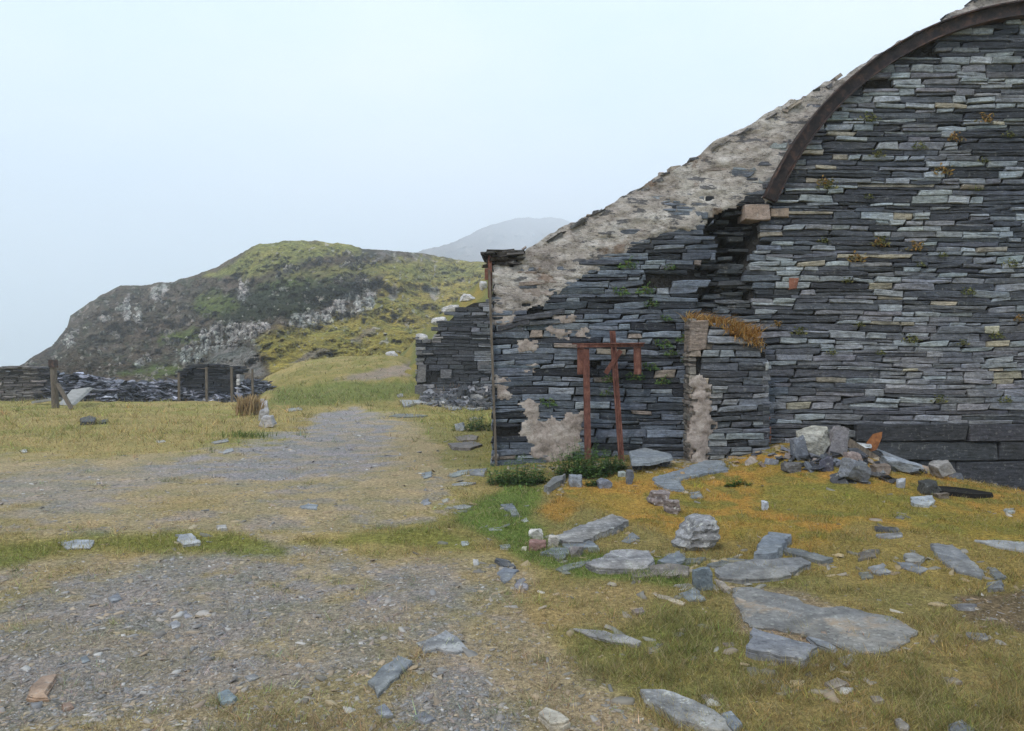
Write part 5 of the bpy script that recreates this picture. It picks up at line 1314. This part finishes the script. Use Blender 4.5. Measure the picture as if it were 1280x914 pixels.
# ------------------------------------------------------------------ plants
def leafy(name, label, cat, c, rx_, ry_, rz_, n, size, cols, seed, group=None, up=.4):
    rs = np.random.default_rng(seed)
    V = []; Fc = []; C = []
    for i in range(n):
        d = rs.normal(0, 1, 3); d /= np.linalg.norm(d); r = rs.random() ** .45
        lob = 1 + .35 * mnoise.noise(Vector((d[0] * 2, d[1] * 2, d[2] * 2 + seed)))
        p = np.array([d[0] * rx_ * r * lob, d[1] * ry_ * r * lob, abs(d[2]) * rz_ * r * lob])
        s = size * rs.uniform(.5, 1.3)
        nrm = np.array([rs.normal(0, .6), rs.normal(0, .6) - .3, rs.uniform(.3, 1.2)]); nrm /= np.linalg.norm(nrm)
        t1 = np.cross(nrm, rs.normal(0, 1, 3)); t1 /= np.linalg.norm(t1); t2 = np.cross(nrm, t1)
        k = len(V)
        V += [tuple(p - t1 * s), tuple(p + t2 * s * .42 + nrm * s * .1), tuple(p + t1 * s - nrm * s * .15), tuple(p - t2 * s * .42 + nrm * s * .1)]
        Fc.append((k, k + 1, k + 2, k + 3))
        cc = np.array(cols[rs.integers(len(cols))]) * rs.uniform(.7, 1.4); C += [tuple(cc)] * 4
    me = npmesh(name, V, np.array(Fc), C)
    o = link(name, me, M['leaf']); o.location = tuple(c)
    return tag(o, label, cat, group)
def nettles(name, label, cat, c, rx_, ry_, h, n, size, cols, seed, group=None):
    rs = np.random.default_rng(seed); V = []; Fc = []; C = []
    def quad(a, b_, c_, d, cc):
        k = len(V); V.extend([tuple(a), tuple(b_), tuple(c_), tuple(d)]); Fc.append((k, k + 1, k + 2, k + 3)); C.extend([tuple(cc)] * 4)
    ns = max(4, n // 16)
    for i in range(ns):
        r = rs.random() ** .6; a = rs.uniform(0, 6.28)
        b0 = np.array([math.cos(a) * r * rx_, math.sin(a) * r * ry_, -.02]); H = h * rs.uniform(.25, 1.3) * (1.15 - .55 * r)
        top = b0 + np.array([rs.normal(0, .2) * H + math.cos(a) * r * H * .3, rs.normal(0, .2) * H, H])
        cs = np.array(cols[rs.integers(len(cols))]) * rs.uniform(.7, 1.3)
        sx = np.array([.003, 0, 0]); quad(b0 - sx, b0 + sx, top + sx * .5, top - sx * .5, cs * .9)
        m_ = 16
        for j in range(m_):
            f = (j + rs.random()) / m_; f = .15 + .85 * f; p = b0 + (top - b0) * f
            an = rs.uniform(0, 6.28); s_ = size * rs.uniform(.6, 1.3) * (1.25 - .6 * f)
            d = np.array([math.cos(an), math.sin(an), rs.uniform(-.5, .35)]); d /= np.linalg.norm(d)
            sd = np.cross(d, [0, 0, 1]); sd /= np.linalg.norm(sd) + 1e-6; up_ = np.cross(sd, d)
            q0 = p + d * s_ * .3; cc = cs * rs.uniform(.75, 1.35)
            quad(q0, q0 + d * s_ * .8 + sd * s_ * .45 + up_ * s_ * .12, q0 + d * s_ * 2, q0 + d * s_ * .8 - sd * s_ * .45 + up_ * s_ * .12, cc)
    me = npmesh(name, V, np.array(Fc), C)
    o = link(name, me, M['leaf']); o.location = tuple(c)
    return tag(o, label, cat, group)
def tuft(name, label, cat, c, rx_, ry_, h, n, cols, seed, group=None, droop=.5, fwd=0., slope=0., hang=0.):
    rs = np.random.default_rng(seed); V = []; C = []
    for i in range(n):
        x, y = np.clip(rs.normal(0, .4), -.85, .85) * rx_, np.clip(rs.normal(0, .4), -.9, .9) * ry_
        hh = h * rs.uniform(.4, 1.1); a = rs.uniform(0, 6.28); ln = hh * rs.uniform(.1, 1) * droop
        w_ = h * .035 * rs.uniform(.6, 1.3); f = rs.uniform(0, 3.14)
        b_ = np.array([x, y, slope * x]); dx = np.array([math.cos(f), math.sin(f), 0]) * w_
        tip = b_ + np.array([math.cos(a) * ln, math.sin(a) * ln - fwd * hh, hh * (1 - .25 * droop) * (1 - hang * 1.8 * rs.random())])
        mid = b_ + (tip - b_) * .55 + np.array([0, 0, hh * .14])
        V += [tuple(b_ - dx), tuple(b_ + dx), tuple(mid + dx * .7), tuple(mid - dx * .7), tuple(mid - dx * .7), tuple(mid + dx * .7), tuple(tip + dx * .1), tuple(tip - dx * .1)]
        cc = np.array(cols[rs.integers(len(cols))]) * rs.uniform(.65, 1.4); C += [tuple(cc)] * 8
    me = npmesh(name, V, np.arange(len(V)).reshape(-1, 4), C)
    o = link(name, me, M['grass']); o.location = tuple(c)
    return tag(o, label, cat, group)

def build_plants():
    GR = [(.055, .115, .028), (.08, .155, .038), (.045, .085, .026), (.11, .18, .045)]
    def lp(px, py, w, h, n, lab, cols=GR, size=.035, ry=None, name='nettle_clump', cat='plant'):
        p = at(px, py); s = p[1] / F
        return nettles(name, lab, cat, p, w * s * .62, ry or w * s * .4, h * s * 1.1, int(n * 2.6), size * .95, cols, px)
    lp(730, 594, 62, 34, 900, 'large dark green nettle clump at the foot of the rusty post')
    lp(648, 604, 56, 26, 700, 'spreading dark green nettle clump at the mill corner')
    lp(768, 588, 26, 24, 260, 'small green weed at the foot of the leaning rail')
    lp(848, 570, 34, 24, 330, 'green weed growing beside the plastered stub')
    lp(819, 566, 16, 28, 160, 'thin upright green weed behind the tilted blue slab', GR + [(.12, .17, .06)])
    lp(600, 538, 50, 18, 380, 'green weeds on the grass left of the mill wall', size=.05)
    lp(922, 607, 20, 10, 110, 'small bright green weed in the orange moss below the gable', [(.09, .15, .025), (.06, .12, .02)])
    lp(1245, 604, 12, 10, 60, 'tiny green weed at the foot of the dark slabs', [(.06, .1, .02)])
    lp(745, 607, 20, 12, 110, 'low green weed between the two stones below the nettles')
    OR = [(.42, .22, .06), (.5, .3, .1), (.34, .17, .04), (.46, .33, .14)]
    yb = WY - .2
    o = tuft('orange_grass', 'thick orange grass tuft on the broken ledge of the gable', 'grass tuft', W(902, 412, yb), .62, .28, .27, 1300, OR, 5, droop=1.3, fwd=.15, slope=-.22)
    tuft('orange_grass', 'hanging orange grass tuft at the right end of the ledge', 'grass tuft', W(930, 424, yb - .2), .34, .12, .26, 600, OR, 6, droop=.9, fwd=.3, slope=-.45, hang=.9)
    tuft('rush_clump', 'reddish brown rush clump beside the white kerb stones', 'rushes', at(311, 519), .42, .35, .72, 420, [(.40, .27, .14), (.46, .34, .18), (.30, .21, .10)], 7, droop=.5)
    tuft('rush_clump', 'small pinkish dry rush clump on the shed rubble', 'rushes', at(566, 499), .7, .4, .8, 160, [(.42, .27, .2), (.36, .26, .12)], 8, droop=.6)
    tuft('rush_clump', 'small dark green rush tuft in the pasture above the path', 'rushes', at(310, 547), .6, .4, .22, 160, [(.09, .13, .03), (.12, .16, .04)], 9, droop=.9)
    tuft('moss_mound', 'yellow mossy tuft on stones at the shed foot', 'moss', at(563, 505), .9, .4, .35, 260, [(.38, .27, .05), (.3, .24, .05)], 10, droop=1.2)
    # tufts in the wall joints
    YG = [(.13, .14, .035), (.09, .11, .03), (.17, .16, .05)]; OG = [(.24, .14, .035), (.16, .13, .035), (.3, .17, .05)]
    yel = [(1087, 148), (1098, 193), (1148, 183), (1222, 235), (1102, 303), (1178, 318), (1230, 200), (1075, 405), (1150, 330), (1140, 425), (1205, 428), (1245, 420), (1262, 168), (1036, 233), (1085, 245), (1040, 440), (1175, 500), (1255, 500), (1030, 300), (1060, 350), (1210, 365), (1265, 330), (1000, 415), (1100, 440)]
    ora = [(1195, 173), (1233, 150), (1178, 215), (1100, 305), (1146, 310), (1070, 324), (1275, 398), (972, 405), (1030, 228)]
    weed = [(786, 333), (838, 334), (775, 366), (808, 365), (815, 380), (832, 398), (840, 442), (862, 450), (812, 460), (830, 478), (764, 475), (684, 505), (760, 492), (795, 472), (828, 432), (858, 425)]
    def src(name, label, cols, seed, grp):
        return leafy(name, label, 'wall plant', (0, 0, 0), .11, .05, .10, 60, .022, cols, seed, grp)
    for pts, nm, lab, cols, grp in ((yel, 'moss_tuft', 'small yellow green moss tuft in a joint of the pale gable wall', YG, 'moss tufts in the pale gable joints'), (ora, 'dry_moss_tuft', 'small rusty orange moss tuft in a joint of the gable wall', OG, 'orange moss tufts in the gable joints'), (weed, 'wall_weed', 'small green weed rooted in the dark slate wall near the iron frame', GR + YG[:1], 'green weeds in the dark slate wall')):
        p0 = None
        for i, (px, py) in enumerate(pts):
            if i < 3: o = src(nm, lab, cols, 30 + i + px, grp); p0 = (p0 or []) + [o]
            else:
                o = p0[i % 3].copy(); COL.objects.link(o)
            o.location = tuple(W(px, py + 3, WY - .04)); k = .9 + .9 * ((px * 13 + py * 7) % 10) / 10; o.scale = (k, .8, k)

# ------------------------------------------------------------------ light, air, camera
def build_light():
    w = bpy.data.worlds.new('World'); S.world = w; w.use_nodes = True; nt = w.node_tree; nt.nodes.clear()
    out = N(nt, 'ShaderNodeOutputWorld'); bg = N(nt, 'ShaderNodeBackground'); sky = N(nt, 'ShaderNodeTexSky')
    el, az = math.radians(48), math.radians(-35)       # sun high, behind the mist to the left and in front of the wall
    sky.sky_type = 'NISHITA'; sky.sun_disc = False; sky.sun_elevation = el; sky.sun_rotation = math.radians(215); sky.dust_density = 3; sky.air_density = 1.0
    nz = noise_n(nt, 1.6, 5, .55, (1, 1, 2.4), 'Generated')
    cl = ramp(nt, nz.outputs[0], [(.32, (5.6, 7.35, 9.2)), (.68, (7.6, 8.4, 9.35))]).outputs[0]
    c = mix(nt, sky.outputs[0], cl, .82)   # high thin cloud over the clear sky
    nt.links.new(c, bg.inputs[0]); bg.inputs[1].default_value = .12
    nt.links.new(bg.outputs[0], out.inputs[0])
    L = bpy.data.lights.new('sun', 'SUN'); L.energy = 1.5; L.angle = math.radians(10); L.color = (1, .92, .82)
    o = bpy.data.objects.new('sun', L); COL.objects.link(o)
    # from the left, behind the viewer
    d = Vector((math.sin(math.radians(215)) * math.cos(el), math.cos(math.radians(215)) * math.cos(el), math.sin(el)))
    o.rotation_euler = d.to_track_quat('Z', 'Y').to_euler()
    # mist
    me = bpy.data.meshes.new('haze'); R_ = 1900
    me.from_pydata(box_pts(-R_, R_, -R_, R_, -46, 345), [], BOXF); me.update()
    m = bpy.data.materials.new('mist'); m.use_nodes = True; nt = m.node_tree; nt.nodes.clear()
    out = N(nt, 'ShaderNodeOutputMaterial'); v = N(nt, 'ShaderNodeVolumePrincipled')
    v.inputs['Color'].default_value = (.9, .95, 1., 1); v.inputs['Density'].default_value = HAZE; v.inputs['Anisotropy'].default_value = 0.
    nt.links.new(v.outputs[0], out.inputs['Volume'])
    tag(link('haze', me, m), 'thin mist hanging over the hillside', 'mist', kind='stuff')
HAZE = .00115
def build_camera():
    cd = bpy.data.cameras.new('camera'); cd.sensor_width = 36; cd.lens = 27; cd.clip_start = .05; cd.clip_end = 3000
    o = bpy.data.objects.new('camera', cd); COL.objects.link(o); o.location = (0, 0, CH); o.rotation_euler = (math.radians(90), 0, 0)
    S.camera = o

m, nt, b = mat('burrow_shade'); M['burrow'] = m
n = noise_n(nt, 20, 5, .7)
nt.links.new(ramp(nt, n.outputs[0], [(.3, (.004, .004, .004)), (.7, (.014, .012, .01))]).outputs[0], b.inputs['Base Color']); b.inputs['Roughness'].default_value = 1.  # near black stands in for the shade inside the burrow

build_camera(); build_light(); build_ground(); build_hills(); build_mill(); build_ruins(); build_slates(); build_props(); build_plants()
build_grass(); build_chips()

S.render.engine = 'CYCLES'
cy = S.cycles
cy.use_denoising = True; cy.denoising_prefilter = 'NONE'; cy.denoising_input_passes = 'RGB_ALBEDO_NORMAL'; cy.use_adaptive_sampling = False; cy.sample_clamp_indirect = 4; cy.sample_clamp_direct = 12
cy.max_bounces = 6; cy.diffuse_bounces = 3; cy.volume_bounces = 3; cy.transparent_max_bounces = 6; cy.caustics_reflective = False; cy.caustics_refractive = False
vs = S.view_settings
vs.view_transform = 'Standard'; vs.look = 'None'; vs.gamma = 1; vs.use_curve_mapping = False; vs.exposure = .55
